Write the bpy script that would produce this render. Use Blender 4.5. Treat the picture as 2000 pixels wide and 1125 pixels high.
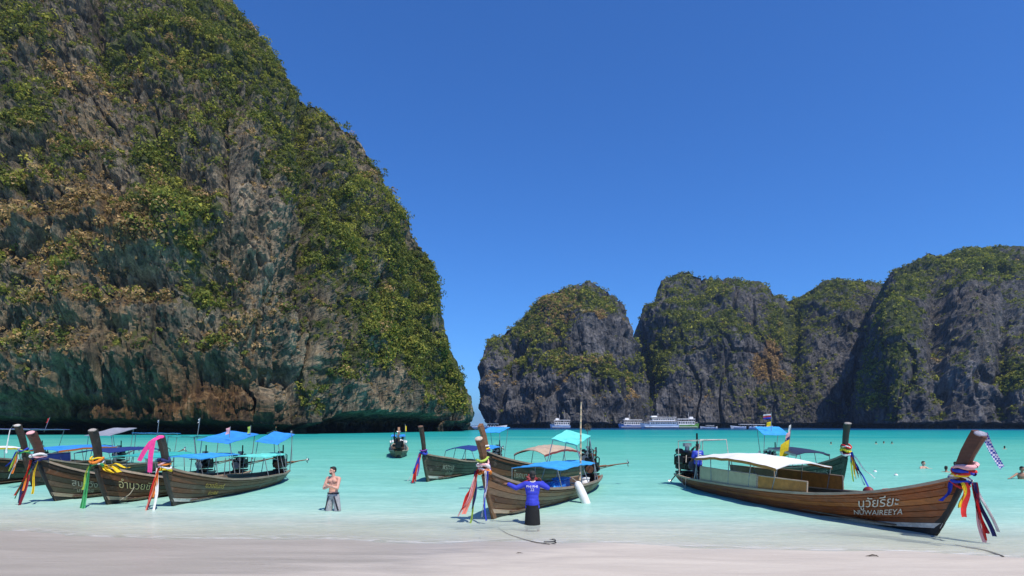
import bpy, bmesh, math, random
import numpy as np
from mathutils import Vector, Matrix, Quaternion
from mathutils.bvhtree import BVHTree

random.seed(7)
rng = np.random.default_rng(7)
scene = bpy.context.scene
COL = scene.collection
for _o in list(bpy.data.objects):
    bpy.data.objects.remove(_o)

# ------------------------------------------------------------------ camera, sky, sun, exposure
F, HC, HOR = 1150.0, 2.6, 831.0           # focal length in photo pixels, eye height, horizon row
cam_d = bpy.data.cameras.new('camera')
cam_d.sensor_width = 36.0
cam_d.lens = 36.0 * F / 2000.0
cam_d.shift_y = (HOR - 562.5) / 2000.0     # architectural rise: verticals stay upright
cam_d.clip_start = 0.1
cam_d.clip_end = 40000.0
cam = bpy.data.objects.new('camera', cam_d)
cam.location = (0, 0, HC)
cam.rotation_euler = (math.radians(90), 0, 0)
COL.objects.link(cam)
scene.camera = cam

SUN_EL, SUN_AZ = 60.0, 144.0               # azimuth clockwise from +Y (straight ahead)
world = bpy.data.worlds.new('World')
scene.world = world
world.use_nodes = True
wn = world.node_tree
wn.nodes.clear()
sky = wn.nodes.new('ShaderNodeTexSky')
sky.sky_type = 'NISHITA'
sky.sun_disc = False
sky.sun_elevation = math.radians(SUN_EL)
sky.sun_rotation = math.radians(SUN_AZ)
sky.altitude = 0
sky.air_density = 1.05
sky.dust_density = 0.0
sky.ozone_density = 5.0
hs = wn.nodes.new('ShaderNodeMix')
hs.data_type = 'RGBA'
hs.blend_type = 'MULTIPLY'
hs.inputs[0].default_value = 1.0
hs.inputs[7].default_value = (0.33, 0.69, 1.18, 1)
bg = wn.nodes.new('ShaderNodeBackground')
bg.inputs['Strength'].default_value = 0.137
wo = wn.nodes.new('ShaderNodeOutputWorld')
wn.links.new(sky.outputs[0], hs.inputs[6])
wn.links.new(hs.outputs[2], bg.inputs['Color'])
wn.links.new(bg.outputs[0], wo.inputs['Surface'])

sun_d = bpy.data.lights.new('sun', 'SUN')
sun_d.energy = 5.0
sun_d.angle = math.radians(0.53)
sun_d.color = (1.0, 0.93, 0.82)
sun = bpy.data.objects.new('sun', sun_d)
_e, _a = math.radians(SUN_EL), math.radians(SUN_AZ)
SDIR = Vector((math.cos(_e) * math.sin(_a), math.cos(_e) * math.cos(_a), math.sin(_e)))
sun.rotation_euler = SDIR.to_track_quat('Z', 'Y').to_euler()
sun.location = (0, 0, 60)
COL.objects.link(sun)

scene.view_settings.view_transform = 'Standard'
scene.view_settings.look = 'None'
scene.view_settings.exposure = 0.0
scene.view_settings.gamma = 1.0
scene.view_settings.use_curve_mapping = False
scene.render.engine = 'CYCLES'
scene.cycles.max_bounces = 8
scene.cycles.transparent_max_bounces = 12
scene.cycles.use_denoising = True

# ------------------------------------------------------------------ helpers: placing, noise
def gp(px, py, z=0.0):
    """point at height z seen at photo pixel px, py"""
    d = (HC - z) * F / (py - HOR)
    return Vector(((px - 1000.0) / F * d, d, z))

def at(px, py, d):
    return Vector(((px - 1000.0) / F * d, d, HC + (HOR - py) / F * d))

def _h(ix, iy, iz, seed):
    h = (ix.astype(np.uint32) * np.uint32(0x8da6b343)) ^ (iy.astype(np.uint32) * np.uint32(0xd8163841)) \
        ^ (iz.astype(np.uint32) * np.uint32(0xcb1ab31f)) ^ np.uint32((seed * 0x9E3779B1) & 0xffffffff)
    h ^= h >> np.uint32(13)
    h *= np.uint32(0x5bd1e995)
    h ^= h >> np.uint32(15)
    h *= np.uint32(0x27d4eb2d)
    h ^= h >> np.uint32(13)
    return h.astype(np.float32) * np.float32(2.0 / 4294967296.0) - np.float32(1.0)

def vnoise(x, y, z, seed=0):
    x = np.asarray(x, np.float32); y = np.asarray(y, np.float32); z = np.asarray(z, np.float32)
    fx, fy, fz = np.floor(x), np.floor(y), np.floor(z)
    ix, iy, iz = fx.astype(np.int64), fy.astype(np.int64), fz.astype(np.int64)
    u, v, w = x - fx, y - fy, z - fz
    u = u * u * u * (u * (u * 6 - 15) + 10)
    v = v * v * v * (v * (v * 6 - 15) + 10)
    w = w * w * w * (w * (w * 6 - 15) + 10)
    r = 0
    for dz in (0, 1):
        for dy in (0, 1):
            a = _h(ix, iy + dy, iz + dz, seed)
            b = _h(ix + 1, iy + dy, iz + dz, seed)
            k = (a + (b - a) * u) * (v if dy else 1 - v) * (w if dz else 1 - w)
            r = r + k
    return r

def fbm(x, y, z, oct=4, seed=0, gain=0.5):
    r, a, t = 0, 1.0, 0.0
    for o in range(oct):
        f = 2.03 ** o
        r = r + a * vnoise(x * f, y * f, z * f, seed + o * 17)
        t += a
        a *= gain
    return r / t

def ridged(x, y, z, oct=4, seed=0, gain=0.5):
    r, a, t = 0, 1.0, 0.0
    for o in range(oct):
        f = 2.03 ** o
        r = r + a * (1 - 2.2 * np.abs(vnoise(x * f, y * f, z * f, seed + o * 13)))
        t += a
        a *= gain
    return r / t

def sstep(a, b, x):
    t = np.clip((x - a) / (b - a), 0, 1)
    return t * t * (3 - 2 * t)

def smooth1(x, xs, ys):
    """smooth (cosine eased, then averaged) interpolation of a 1-D table"""
    x = np.asarray(x, float)
    w = 0.03 * (xs[-1] - xs[0])
    return sum(np.interp(x + k * w, xs, ys) for k in (-1, -0.5, 0, 0.5, 1)) / 5.0

# ------------------------------------------------------------------ helpers: objects and meshes
def tag(o, label=None, cat=None, group=None, kind=None):
    if label: o['label'] = label
    if cat: o['category'] = cat
    if group: o['group'] = group
    if kind: o['kind'] = kind
    return o

def link(o, parent=None):
    COL.objects.link(o)
    if parent is not None:
        o.parent = parent
    return o

def empty(name, loc=(0, 0, 0), rz=0.0):
    o = bpy.data.objects.new(name, None)
    o.empty_display_size = 0.2
    o.location = loc
    o.rotation_euler = (0, 0, rz)
    return link(o)

def np_mesh(name, verts, quads, smooth=False):
    verts = np.asarray(verts, np.float32).reshape(-1, 3)
    quads = np.asarray(quads, np.int32)
    n = quads.shape[1]
    me = bpy.data.meshes.new(name)
    me.vertices.add(len(verts))
    me.vertices.foreach_set('co', verts.ravel())
    me.loops.add(quads.size)
    me.loops.foreach_set('vertex_index', quads.ravel())
    me.polygons.add(len(quads))
    me.polygons.foreach_set('loop_start', np.arange(0, quads.size, n, dtype=np.int32))
    me.polygons.foreach_set('use_smooth', np.full(len(quads), smooth))
    me.update(calc_edges=True)
    return me

def set_attr(me, name, arr, typ='FLOAT'):
    at_ = me.attributes.new(name, typ, 'POINT')
    if typ == 'FLOAT':
        at_.data.foreach_set('value', np.asarray(arr, np.float32).ravel())
    else:
        a = np.asarray(arr, np.float32)
        if a.shape[1] == 3:
            a = np.concatenate([a, np.ones((len(a), 1), np.float32)], 1)
        at_.data.foreach_set('color', a.ravel())

def grid_quads(nu, nv):
    i = np.arange(nu * nv).reshape(nu, nv)
    return np.stack([i[:-1, :-1], i[1:, :-1], i[1:, 1:], i[:-1, 1:]], -1).reshape(-1, 4)

class MB:
    """collects simple shapes into one mesh"""
    def __init__(s):
        s.v, s.f = [], []
    def add(s, vs, fs):
        b = len(s.v)
        s.v += [tuple(p) for p in vs]
        s.f += [tuple(b + i for i in q) for q in fs]
        return s
    def box(s, c, size, rot=None, bev=0.0):
        hx, hy, hz = size[0] / 2, size[1] / 2, size[2] / 2
        c = Vector(c)
        R = rot if rot is not None else Matrix.Identity(3)
        if bev <= 0:
            vs = [c + R @ Vector((x * hx, y * hy, z * hz)) for z in (-1, 1) for y in (-1, 1) for x in (-1, 1)]
            return s.add(vs, [(0, 2, 3, 1), (4, 5, 7, 6), (0, 1, 5, 4), (2, 6, 7, 3), (0, 4, 6, 2), (1, 3, 7, 5)])
        b = min(bev, hx * .9, hy * .9, hz * .9)
        vs, idx = [], {}
        for x in (-1, 1):
            for y in (-1, 1):
                for z in (-1, 1):
                    for a in range(3):
                        q = [x * (hx - b), y * (hy - b), z * (hz - b)]
                        q[a] = (x * hx, y * hy, z * hz)[a]
                        idx[(x, y, z, a)] = len(vs)
                        vs.append(c + R @ Vector(q))
        fs = []
        for a in range(3):
            o1, o2 = (a + 1) % 3, (a + 2) % 3
            for sg in (-1, 1):
                q = []
                for e1, e2 in ((-1, -1), (1, -1), (1, 1), (-1, 1)):
                    k = [0, 0, 0]; k[a] = sg; k[o1] = e1; k[o2] = e2
                    q.append(idx[(k[0], k[1], k[2], a)])
                fs.append(q if sg > 0 else q[::-1])
        for a in range(3):
            o1, o2 = (a + 1) % 3, (a + 2) % 3
            for e1 in (-1, 1):
                for e2 in (-1, 1):
                    k = [0, 0, 0]; k[o1] = e1; k[o2] = e2
                    def g(sg, ax):
                        kk = list(k); kk[a] = sg
                        return idx[(kk[0], kk[1], kk[2], ax)]
                    q = [g(-1, o1), g(1, o1), g(1, o2), g(-1, o2)]
                    fs.append(q if e1 * e2 > 0 else q[::-1])
        for x in (-1, 1):
            for y in (-1, 1):
                for z in (-1, 1):
                    q = [idx[(x, y, z, a)] for a in range(3)]
                    fs.append(q if x * y * z > 0 else q[::-1])
        return s.add(vs, fs)
    def beam(s, p0, p1, w, h, bev=0.0):
        p0, p1 = Vector(p0), Vector(p1)
        d = p1 - p0
        R = d.to_track_quat('X', 'Z').to_matrix()
        return s.box((p0 + p1) / 2, (d.length, w, h), R, bev)
    def tube(s, pts, r, seg=6, cap=True):
        pts = [Vector(p) for p in pts]
        n = len(pts)
        rr = r if isinstance(r, (list, tuple)) else [r] * n
        vs, fs = [], []
        up = None
        for i, p in enumerate(pts):
            d = (pts[min(i + 1, n - 1)] - pts[max(i - 1, 0)]).normalized()
            if up is None:
                up = Vector((0, 0, 1)) if abs(d.z) < .9 else Vector((1, 0, 0))
            x = d.cross(up)
            if x.length < 1e-5:
                x = d.orthogonal()
            x.normalize()
            y = x.cross(d).normalized()
            up = y
            for k in range(seg):
                a = 2 * math.pi * k / seg
                vs.append(p + (x * math.cos(a) + y * math.sin(a)) * rr[i])
        for i in range(n - 1):
            for k in range(seg):
                a, b = i * seg + k, i * seg + (k + 1) % seg
                fs.append((a, a + seg, b + seg, b))
        if cap:
            fs.append(tuple(range(seg)))
            fs.append(tuple((n - 1) * seg + k for k in reversed(range(seg))))
        return s.add(vs, fs)
    def ell(s, c, r, seg=12, rings=8, R=None):
        c = Vector(c)
        vs, fs = [], []
        R = R if R is not None else Matrix.Identity(3)
        for i in range(1, rings):
            t = math.pi * i / rings
            for k in range(seg):
                a = 2 * math.pi * k / seg
                vs.append(c + R @ Vector((r[0] * math.sin(t) * math.cos(a), r[1] * math.sin(t) * math.sin(a), r[2] * math.cos(t))))
        vs.append(c + R @ Vector((0, 0, r[2]))); vs.append(c + R @ Vector((0, 0, -r[2])))
        T, B = len(vs) - 2, len(vs) - 1
        for i in range(rings - 2):
            for k in range(seg):
                a, b = i * seg + k, i * seg + (k + 1) % seg
                fs.append((a, a + seg, b + seg, b))
        for k in range(seg):
            fs.append((T, k, (k + 1) % seg))
            fs.append((B, (rings - 2) * seg + (k + 1) % seg, (rings - 2) * seg + k))
        return s.add(vs, fs)
    def grid(s, P, close=False):
        """P[i][j] points"""
        nu, nv = len(P), len(P[0])
        vs = [p for row in P for p in row]
        fs = []
        for i in range(nu - 1):
            for j in range(nv - 1):
                a = i * nv + j
                fs.append((a, a + nv, a + nv + 1, a + 1))
        return s.add(vs, fs)
    def slab(s, P, th):
        """a sheet P[i][j] given thickness th (downwards)"""
        nu, nv = len(P), len(P[0])
        top = [Vector(p) for row in P for p in row]
        bot = [p - Vector((0, 0, th)) for p in top]
        N = nu * nv
        fs = []
        for i in range(nu - 1):
            for j in range(nv - 1):
                a = i * nv + j
                fs.append((a, a + nv, a + nv + 1, a + 1))
                fs.append((N + a, N + a + 1, N + a + nv + 1, N + a + nv))
        for i in range(nu - 1):
            for j in (0, nv - 1):
                a, b = i * nv + j, (i + 1) * nv + j
                fs.append((a, N + a, N + b, b) if j else (a, b, N + b, N + a))
        for j in range(nv - 1):
            for i in (0, nu - 1):
                a, b = i * nv + j, i * nv + j + 1
                fs.append((a, b, N + b, N + a) if i else (a, N + a, N + b, b))
        return s.add(top + bot, fs)
    def mesh(s, name, smooth=False):
        me = bpy.data.meshes.new(name)
        me.from_pydata([tuple(p) for p in s.v], [], s.f)
        if smooth:
            me.polygons.foreach_set('use_smooth', [True] * len(me.polygons))
        me.update()
        return me
    def obj(s, name, m, parent=None, smooth=False):
        me = s.mesh(name, smooth)
        me.materials.append(m)
        return link(bpy.data.objects.new(name, me), parent)

# ------------------------------------------------------------------ materials
class NT:
    """little node-tree writer"""
    def __init__(s, name):
        s.m = bpy.data.materials.new(name)
        s.m.use_nodes = True
        s.t = s.m.node_tree
        s.t.nodes.clear()
        s.out = s.n('OutputMaterial')
    def n(s, typ, **kw):
        nd = s.t.nodes.new('ShaderNode' + typ)
        for k, v in kw.items():
            setattr(nd, k, v)
        return nd
    def l(s, a, b):
        s.t.links.new(a, b)
    def put(s, sock, v):
        if hasattr(v, 'is_output') or isinstance(v, bpy.types.NodeSocket):
            s.l(v, sock)
        else:
            sock.default_value = v
    def coord(s, kind='Object', scale=(1, 1, 1), rot=(0, 0, 0)):
        c = s.n('TexCoord')
        mp = s.n('Mapping')
        mp.inputs['Scale'].default_value = scale
        mp.inputs['Rotation'].default_value = rot
        s.l(c.outputs[kind], mp.inputs[0])
        return mp.outputs[0]
    def geo(s, scale=(1, 1, 1)):
        c = s.n('NewGeometry')
        mp = s.n('Mapping')
        mp.inputs['Scale'].default_value = scale
        s.l(c.outputs['Position'], mp.inputs[0])
        return mp.outputs[0]
    def noise(s, vec, scale, detail=4, rough=.55, dist=0.0):
        nd = s.n('TexNoise')
        s.l(vec, nd.inputs['Vector'])
        nd.inputs['Scale'].default_value = scale
        nd.inputs['Detail'].default_value = detail
        nd.inputs['Roughness'].default_value = rough
        nd.inputs['Distortion'].default_value = dist
        return nd.outputs[0]
    def ramp(s, fac, stops):
        r = s.n('ValToRGB')
        e = r.color_ramp.elements
        while len(e) < len(stops):
            e.new(0.5)
        for q, (p, c) in zip(e, stops):
            q.position = p
            q.color = (c[0], c[1], c[2], 1) if hasattr(c, '__len__') else (c, c, c, 1)
        s.put(r.inputs[0], fac)
        return r.outputs[0]
    def mix(s, fac, a, b, blend='MIX'):
        m = s.n('Mix', data_type='RGBA', blend_type=blend)
        s.put(m.inputs[0], fac)
        for k, v in ((6, a), (7, b)):
            if hasattr(v, '__len__') and not isinstance(v, bpy.types.NodeSocket):
                v = (v[0], v[1], v[2], 1)
            s.put(m.inputs[k], v)
        return m.outputs[2]
    def math(s, op, a, b=0.0, clamp=False):
        m = s.n('Math', operation=op, use_clamp=clamp)
        s.put(m.inputs[0], a)
        s.put(m.inputs[1], b)
        return m.outputs[0]
    def attr(s, name):
        return s.n('Attribute', attribute_name=name)
    def bump(s, h, strength=.3, dist=.05):
        b = s.n('Bump')
        b.inputs['Strength'].default_value = strength
        b.inputs['Distance'].default_value = dist
        s.l(h, b.inputs['Height'])
        return b.outputs[0]
    def bsdf(s, color, rough=.6, spec=.5, metal=0.0, normal=None):
        p = s.n('BsdfPrincipled')
        if hasattr(color, '__len__') and not isinstance(color, bpy.types.NodeSocket):
            color = (color[0], color[1], color[2], 1)
        s.put(p.inputs['Base Color'], color)
        s.put(p.inputs['Roughness'], rough)
        p.inputs['Specular IOR Level'].default_value = spec
        p.inputs['Metallic'].default_value = metal
        if normal is not None:
            s.l(normal, p.inputs['Normal'])
        return p
    def surf(s, sh):
        s.l(sh.outputs[0] if not isinstance(sh, bpy.types.NodeSocket) else sh, s.out.inputs['Surface'])
        return s.m

_mats = {}
def plain(name, c, rough=.6, var=.25, scale=6.0, metal=0.0, spec=.4, bump=.15):
    """a paint or cloth with worn, uneven colour"""
    if name in _mats:
        return _mats[name]
    t = NT(name)
    v = t.coord('Object')
    n = t.noise(v, scale, 5, .65)
    lo = [x * (1 - var) for x in c]
    hi = [min(1, x * (1 + var * .7)) for x in c]
    col = t.ramp(n, [(.3, lo), (.7, hi)])
    p = t.bsdf(col, rough, spec, metal, t.bump(t.noise(v, scale * 4, 3), bump, .01))
    _mats[name] = t.surf(p)
    return _mats[name]

def wood(name, c, dark=.4, rough=.5, wear=(.32, .27, .22), wamt=.25):
    if name in _mats:
        return _mats[name]
    t = NT(name)
    v = t.coord('Object', (0.5, 5, 7))
    g = t.noise(v, 3.2, 6, .7, .6)
    v2 = t.coord('Object')
    b = t.noise(v2, 1.1, 4, .6)
    rnd = t.n('ObjectInfo').outputs['Random']
    k1 = [x * dark for x in c]
    k2 = [min(1, x * 1.35) for x in c]
    col = t.ramp(g, [(.25, k1), (.52, c), (.8, k2)])
    tint = t.ramp(t.math('ADD', t.math('MULTIPLY', b, .6), t.math('MULTIPLY', rnd, .4)), [(.25, (.5, .48, .47)), (.75, (1.2, 1.12, 1.05))])
    col = t.mix(1.0, col, tint, 'MULTIPLY')
    w = t.ramp(t.noise(v2, 3.4, 8, .75), [(.55, 0), (.75, wamt * 2.2)])
    col = t.mix(w, col, wear)
    p = t.bsdf(col, t.ramp(b, [(.3, rough - .12), (.7, rough + .2)]), .4, 0, t.bump(g, .35, .012))
    _mats[name] = t.surf(p)
    return _mats[name]
# ------------------------------------------------------------------ terrain: sand, water
def shore_y(x):
    x = np.asarray(x, float)
    return 12.9 - 0.11 * x + 0.22 * np.sin(x * .35 + 1) + 0.12 * np.sin(x * .93) + 0.0006 * np.clip(np.abs(x) - 30, 0, 400) ** 1.5 * 0

SX = np.array([-400, -40, -12, -4, 0, 2, 4.5, 8, 14, 25, 50, 100, 200, 320, 420, 600, 30000])
SZ = np.array([12, 2.6, .95, .24, 0, -.14, -.38, -.62, -.95, -1.35, -2.0, -2.8, -3.6, -4.4, -8.0, -16, -30])
def sand_z(x, y):
    s = y - shore_y(x)
    z = np.interp(s, SX, SZ)
    z = z + 0.02 * fbm(x * .5, y * .9, 0 * x, 3, 91) * sstep(-30, -1, s) + .012 * vnoise(x * 1.3 + y * .3, y * 4.0, 0 * x, 92) * sstep(-12, -2, s) * (1 - sstep(-1, 1, s))
    return z

def tgrid(xs, ys, zf):
    X, Y = np.meshgrid(xs, ys, indexing='ij')
    return X, Y, zf(X, Y)

xs = np.concatenate([-np.geomspace(9000, 40, 40), np.linspace(-38, 38, 170), np.geomspace(40, 9000, 40)])
ys = np.concatenate([np.linspace(-300, 2, 20), np.linspace(3, 40, 220), np.geomspace(41, 12000, 90)])
X, Y, Z = tgrid(xs, ys, sand_z)
me = np_mesh('sand', np.stack([X, Y, Z], -1), grid_quads(len(xs), len(ys)), True)
t = NT('beach_sand')
pos = t.geo()
sx = t.n('SeparateXYZ'); t.l(pos, sx.inputs[0])
n1 = t.noise(t.geo((.25, 1.1, 1)), 1.0, 6, .6, .8)
n2 = t.noise(pos, 14, 5, .7)
dry = t.ramp(n1, [(.3, (.49, .43, .36)), (.7, (.60, .535, .445))])
wet = t.ramp(n1, [(.3, (.35, .315, .27)), (.7, (.45, .405, .35))])
wetf = t.ramp(sx.outputs[2], [(.0, 1), (.35, 1), (.62, 0)])
mrz = t.n('MapRange'); t.l(sx.outputs[2], mrz.inputs[0])
mrz.inputs[1].default_value = -.3; mrz.inputs[2].default_value = 1.2
uw = t.ramp(t.math('ADD', mrz.outputs[0], t.math('MULTIPLY', t.math('SUBTRACT', n1, .5), .10)), [(.06, 1), (.22, 0)])
xo = t.n('MapRange'); t.l(sx.outputs[0], xo.inputs[0]); xo.inputs[1].default_value = -9.0; xo.inputs[2].default_value = 3.0; xo.inputs[3].default_value = -.18; xo.inputs[4].default_value = .28
nw = t.math('ADD', t.math('ADD', mrz.outputs[0], xo.outputs[0]), t.math('MULTIPLY', t.math('SUBTRACT', n1, .5), .25))
wetf = t.ramp(nw, [(.34, 1), (.5, .15)])
col = t.mix(wetf, dry, wet)
col = t.mix(uw, col, (.68, .66, .575))
col = t.mix(t.math('MULTIPLY', t.math('SUBTRACT', n2, .5), .5), col, (.75, .7, .65))
fl = t.ramp(t.noise(pos, 55, 2, .5), [(.70, 0), (.76, .55)])
col = t.mix(fl, col, (.25, .21, .18))
rip = t.math('ADD', t.noise(t.geo((.8, 3.2, 1)), 2.2, 5, .6), t.math('MULTIPLY', n2, .25))
p = t.bsdf(col, t.ramp(wetf, [(0, .9), (1, .42)]), .3, 0, t.bump(rip, .5, .035))
me.materials.append(t.surf(p))
tag(link(bpy.data.objects.new('sand', me)), 'pale sand beach sloping into the lagoon', None, None, 'structure')

# water surface: long low swell with ripples; colour follows the depth of water below
xs = np.concatenate([-np.geomspace(12000, 42, 50), np.linspace(-40, 40, 230), np.geomspace(42, 12000, 50)])
ys = np.concatenate([np.linspace(9.5, 40, 210), np.geomspace(40.4, 120, 120), np.geomspace(121, 16000, 80)])
X, Y = np.meshgrid(xs, ys, indexing='ij')
S = Y - shore_y(X)
amp = sstep(0, 8, S) * (1 - sstep(150, 400, S))
Z = amp * (0.022 * fbm(X * .35, Y * .8, 0 * X, 3, 5) + .012 * vnoise(X * 1.3, Y * 2.6, 0 * X, 6))
dep = np.maximum(0, Z - np.interp(S, SX, SZ) - 0.02 * fbm(X * .5, Y * .9, 0 * X, 3, 91) * sstep(-30, -1, S))
dep = dep * (1 + .16 * fbm(X * .035, Y * .07, 0 * X, 3, 44) * sstep(4, 30, S))
me = np_mesh('water', np.stack([X, Y, Z], -1), grid_quads(len(xs), len(ys)), True)
set_attr(me, 'depth', dep)
t = NT('lagoon_water')
dp = t.attr('depth').outputs['Fac']
dn = t.math('DIVIDE', dp, 8.0, True)
body = t.ramp(dn, [(0.0, (.88, .87, .77)), (.02, (.74, .84, .74)), (.05, (.42, .69, .595)), (.09, (.25, .59, .51)), (.16, (.165, .52, .43)), (.28, (.11, .47, .38)), (.4, (.022, .33, .32)), (.5, (.010, .28, .29)), (.62, (.008, .16, .23)), (.85, (.005, .07, .17)), (1, (.004, .045, .13))])
wv = t.noise(t.geo((.30, 1.0, 1)), .55, 4, .6, .3)
wv2 = t.noise(t.geo((.6, 1.9, 1)), 2.2, 4, .62, .4)
wv3 = t.noise(t.geo((1.0, 2.6, 1)), 3.0, 4, .6, .5)
streak = t.ramp(t.math('ADD', t.math('MULTIPLY', wv, .4), t.math('ADD', t.math('MULTIPLY', wv2, .3), t.math('MULTIPLY', wv3, .3))), [(.36, (.78, .84, .84)), (.5, (.98, .98, .98)), (.62, (1.24, 1.14, 1.12))])
body = t.mix(1.0, body, streak, 'MULTIPLY')
opa = t.ramp(dn, [(0.0, .0), (.02, .5), (.05, .86), (.1, .97), (.15, 1)])
hgt = t.math('ADD', t.math('MULTIPLY', wv, 1.0), t.math('ADD', t.math('MULTIPLY', wv2, .4), t.math('MULTIPLY', wv3, .3)))
nb = t.bump(hgt, .6, .12)
dif = t.n('BsdfDiffuse'); t.l(body, dif.inputs[0]); t.l(nb, dif.inputs['Normal'])
trn = t.n('BsdfTransparent')
trn.inputs[0].default_value = (.93, .985, .975, 1)
ms = t.n('MixShader'); t.l(opa, ms.inputs[0]); t.l(trn.outputs[0], ms.inputs[1]); t.l(dif.outputs[0], ms.inputs[2])
# foam at the very edge of the wash
fn = t.noise(t.geo((.5, 1.6, 1)), 3.2, 6, .7, .5)
fo = t.math('MULTIPLY', t.ramp(dp, [(0.0, 0), (.006, .75), (.02, .35), (.05, 0)]), t.ramp(fn, [(.42, 0), (.62, 1)]))
fd = t.n('BsdfDiffuse'); fd.inputs[0].default_value = (.78, .76, .73, 1)
ms3 = t.n('MixShader'); t.l(fo, ms3.inputs[0]); t.l(ms.outputs[0], ms3.inputs[1]); t.l(fd.outputs[0], ms3.inputs[2])
gl = t.n('BsdfGlossy'); gl.inputs['Roughness'].default_value = .12; t.l(nb, gl.inputs['Normal'])
fr = t.n('Fresnel'); fr.inputs[0].default_value = 1.33; t.l(nb, fr.inputs['Normal'])
ms2 = t.n('MixShader'); t.l(t.math('MULTIPLY', fr.outputs[0], .30), ms2.inputs[0]); t.l(ms3.outputs[0], ms2.inputs[1]); t.l(gl.outputs[0], ms2.inputs[2])
me.materials.append(t.surf(ms2))
tag(link(bpy.data.objects.new('water', me)), 'clear turquoise lagoon water', None, None, 'structure')

# ------------------------------------------------------------------ cliffs
def rock_mat(name, dark=1.0, blue=0.0, scale=1.0):
    t = NT(name)
    at_ = t.attr('cover')
    sp = t.n('SeparateColor'); t.l(at_.outputs['Color'], sp.inputs[0])
    k = 1.0 / scale
    a = t.noise(t.geo((.12 * k, .12 * k, .035 * k)), 1.0, 8, .68, .8)
    b = t.noise(t.geo((.9 * k, .9 * k, .16 * k)), 1.0, 7, .7, .5)
    c = t.noise(t.geo((.05 * k, .05 * k, .03 * k)), 1.0, 5, .6, .4)
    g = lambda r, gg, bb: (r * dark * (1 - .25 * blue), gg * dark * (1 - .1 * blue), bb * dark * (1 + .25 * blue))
    col = t.ramp(t.math('ADD', t.math('MULTIPLY', a, .55), t.math('MULTIPLY', b, .45)),
                 [(.36, g(.02, .02, .02)), (.45, g(.085, .083, .078)), (.54, g(.20, .18, .155)), (.68, g(.43, .385, .33))])
    och = t.ramp(t.math('ADD', t.math('MULTIPLY', c, .6), t.math('MULTIPLY', b, .4)), [(.50, 0), (.63, .75)])
    col = t.mix(t.math('MULTIPLY', och, .7), col, g(.20, .145, .085))
    e = t.noise(t.geo((.55 * k, .55 * k, .4 * k)), 1.0, 10, .78, .3)
    col = t.mix(1.0, col, t.ramp(e, [(.36, (.45, .45, .46)), (.5, (1, 1, 1)), (.66, (1.5, 1.45, 1.38))]), 'MULTIPLY')
    # painted cover: R green ground cover, G dry scrub, B seeping dark wall
    soil = t.ramp(b, [(.3, (.028, .04, .012)), (.6, (.075, .09, .028)), (.8, (.12, .12, .045))])
    dry = t.ramp(b, [(.3, (.06, .035, .014)), (.55, (.19, .12, .055)), (.8, (.36, .24, .12))])
    nz = t.math('MULTIPLY', t.math('SUBTRACT', b, .5), 2.2)
    col = t.mix(t.ramp(t.math('ADD', sp.outputs[1], nz), [(.40, 0), (.62, .9)]), col, dry)
    col = t.mix(t.ramp(t.math('ADD', sp.outputs[0], nz), [(.40, 0), (.62, .92)]), col, soil)
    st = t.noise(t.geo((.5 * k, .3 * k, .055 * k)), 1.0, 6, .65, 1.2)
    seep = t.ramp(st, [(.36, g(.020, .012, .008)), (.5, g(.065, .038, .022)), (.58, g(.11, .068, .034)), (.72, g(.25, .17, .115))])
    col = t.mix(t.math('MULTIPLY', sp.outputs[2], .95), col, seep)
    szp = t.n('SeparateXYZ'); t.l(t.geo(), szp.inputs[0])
    tide_shade = t.ramp(t.math('ADD', t.math('MULTIPLY', szp.outputs[2], .1), t.math('MULTIPLY', b, .3)), [(.40, .85), (.75, 0)])  # tidal algae band, blackened to paint the notch's shade into the rock
    col = t.mix(tide_shade, col, (.016, .017, .015))
    p = t.bsdf(col, .9, .15, 0, t.bump(t.math('ADD', t.math('ADD', b, e), t.math('MULTIPLY', a, .5)), 1.0, .9 * scale))
    return t.surf(p)

def leaf_mat(name, trans=.28):
    t = NT(name)
    c = t.attr('tint').outputs['Color']
    d = t.n('BsdfDiffuse'); t.l(c, d.inputs[0])
    tr = t.n('BsdfTranslucent'); t.l(t.mix(1.0, c, (1.1, 1.25, .5), 'MULTIPLY'), tr.inputs[0])
    m = t.n('MixShader'); m.inputs[0].default_value = trans
    t.l(d.outputs[0], m.inputs[1]); t.l(tr.outputs[0], m.inputs[2])
    return t.surf(m)

LEAF = leaf_mat('cliff_leaves')

def blobs(px, py, lst):
    r = np.zeros_like(px)
    for cx, cy, rx, ry, w in lst:
        r = r + w * np.exp(-((px - cx) / rx) ** 2 - ((py - cy) / ry) ** 2)
    return r

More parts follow.
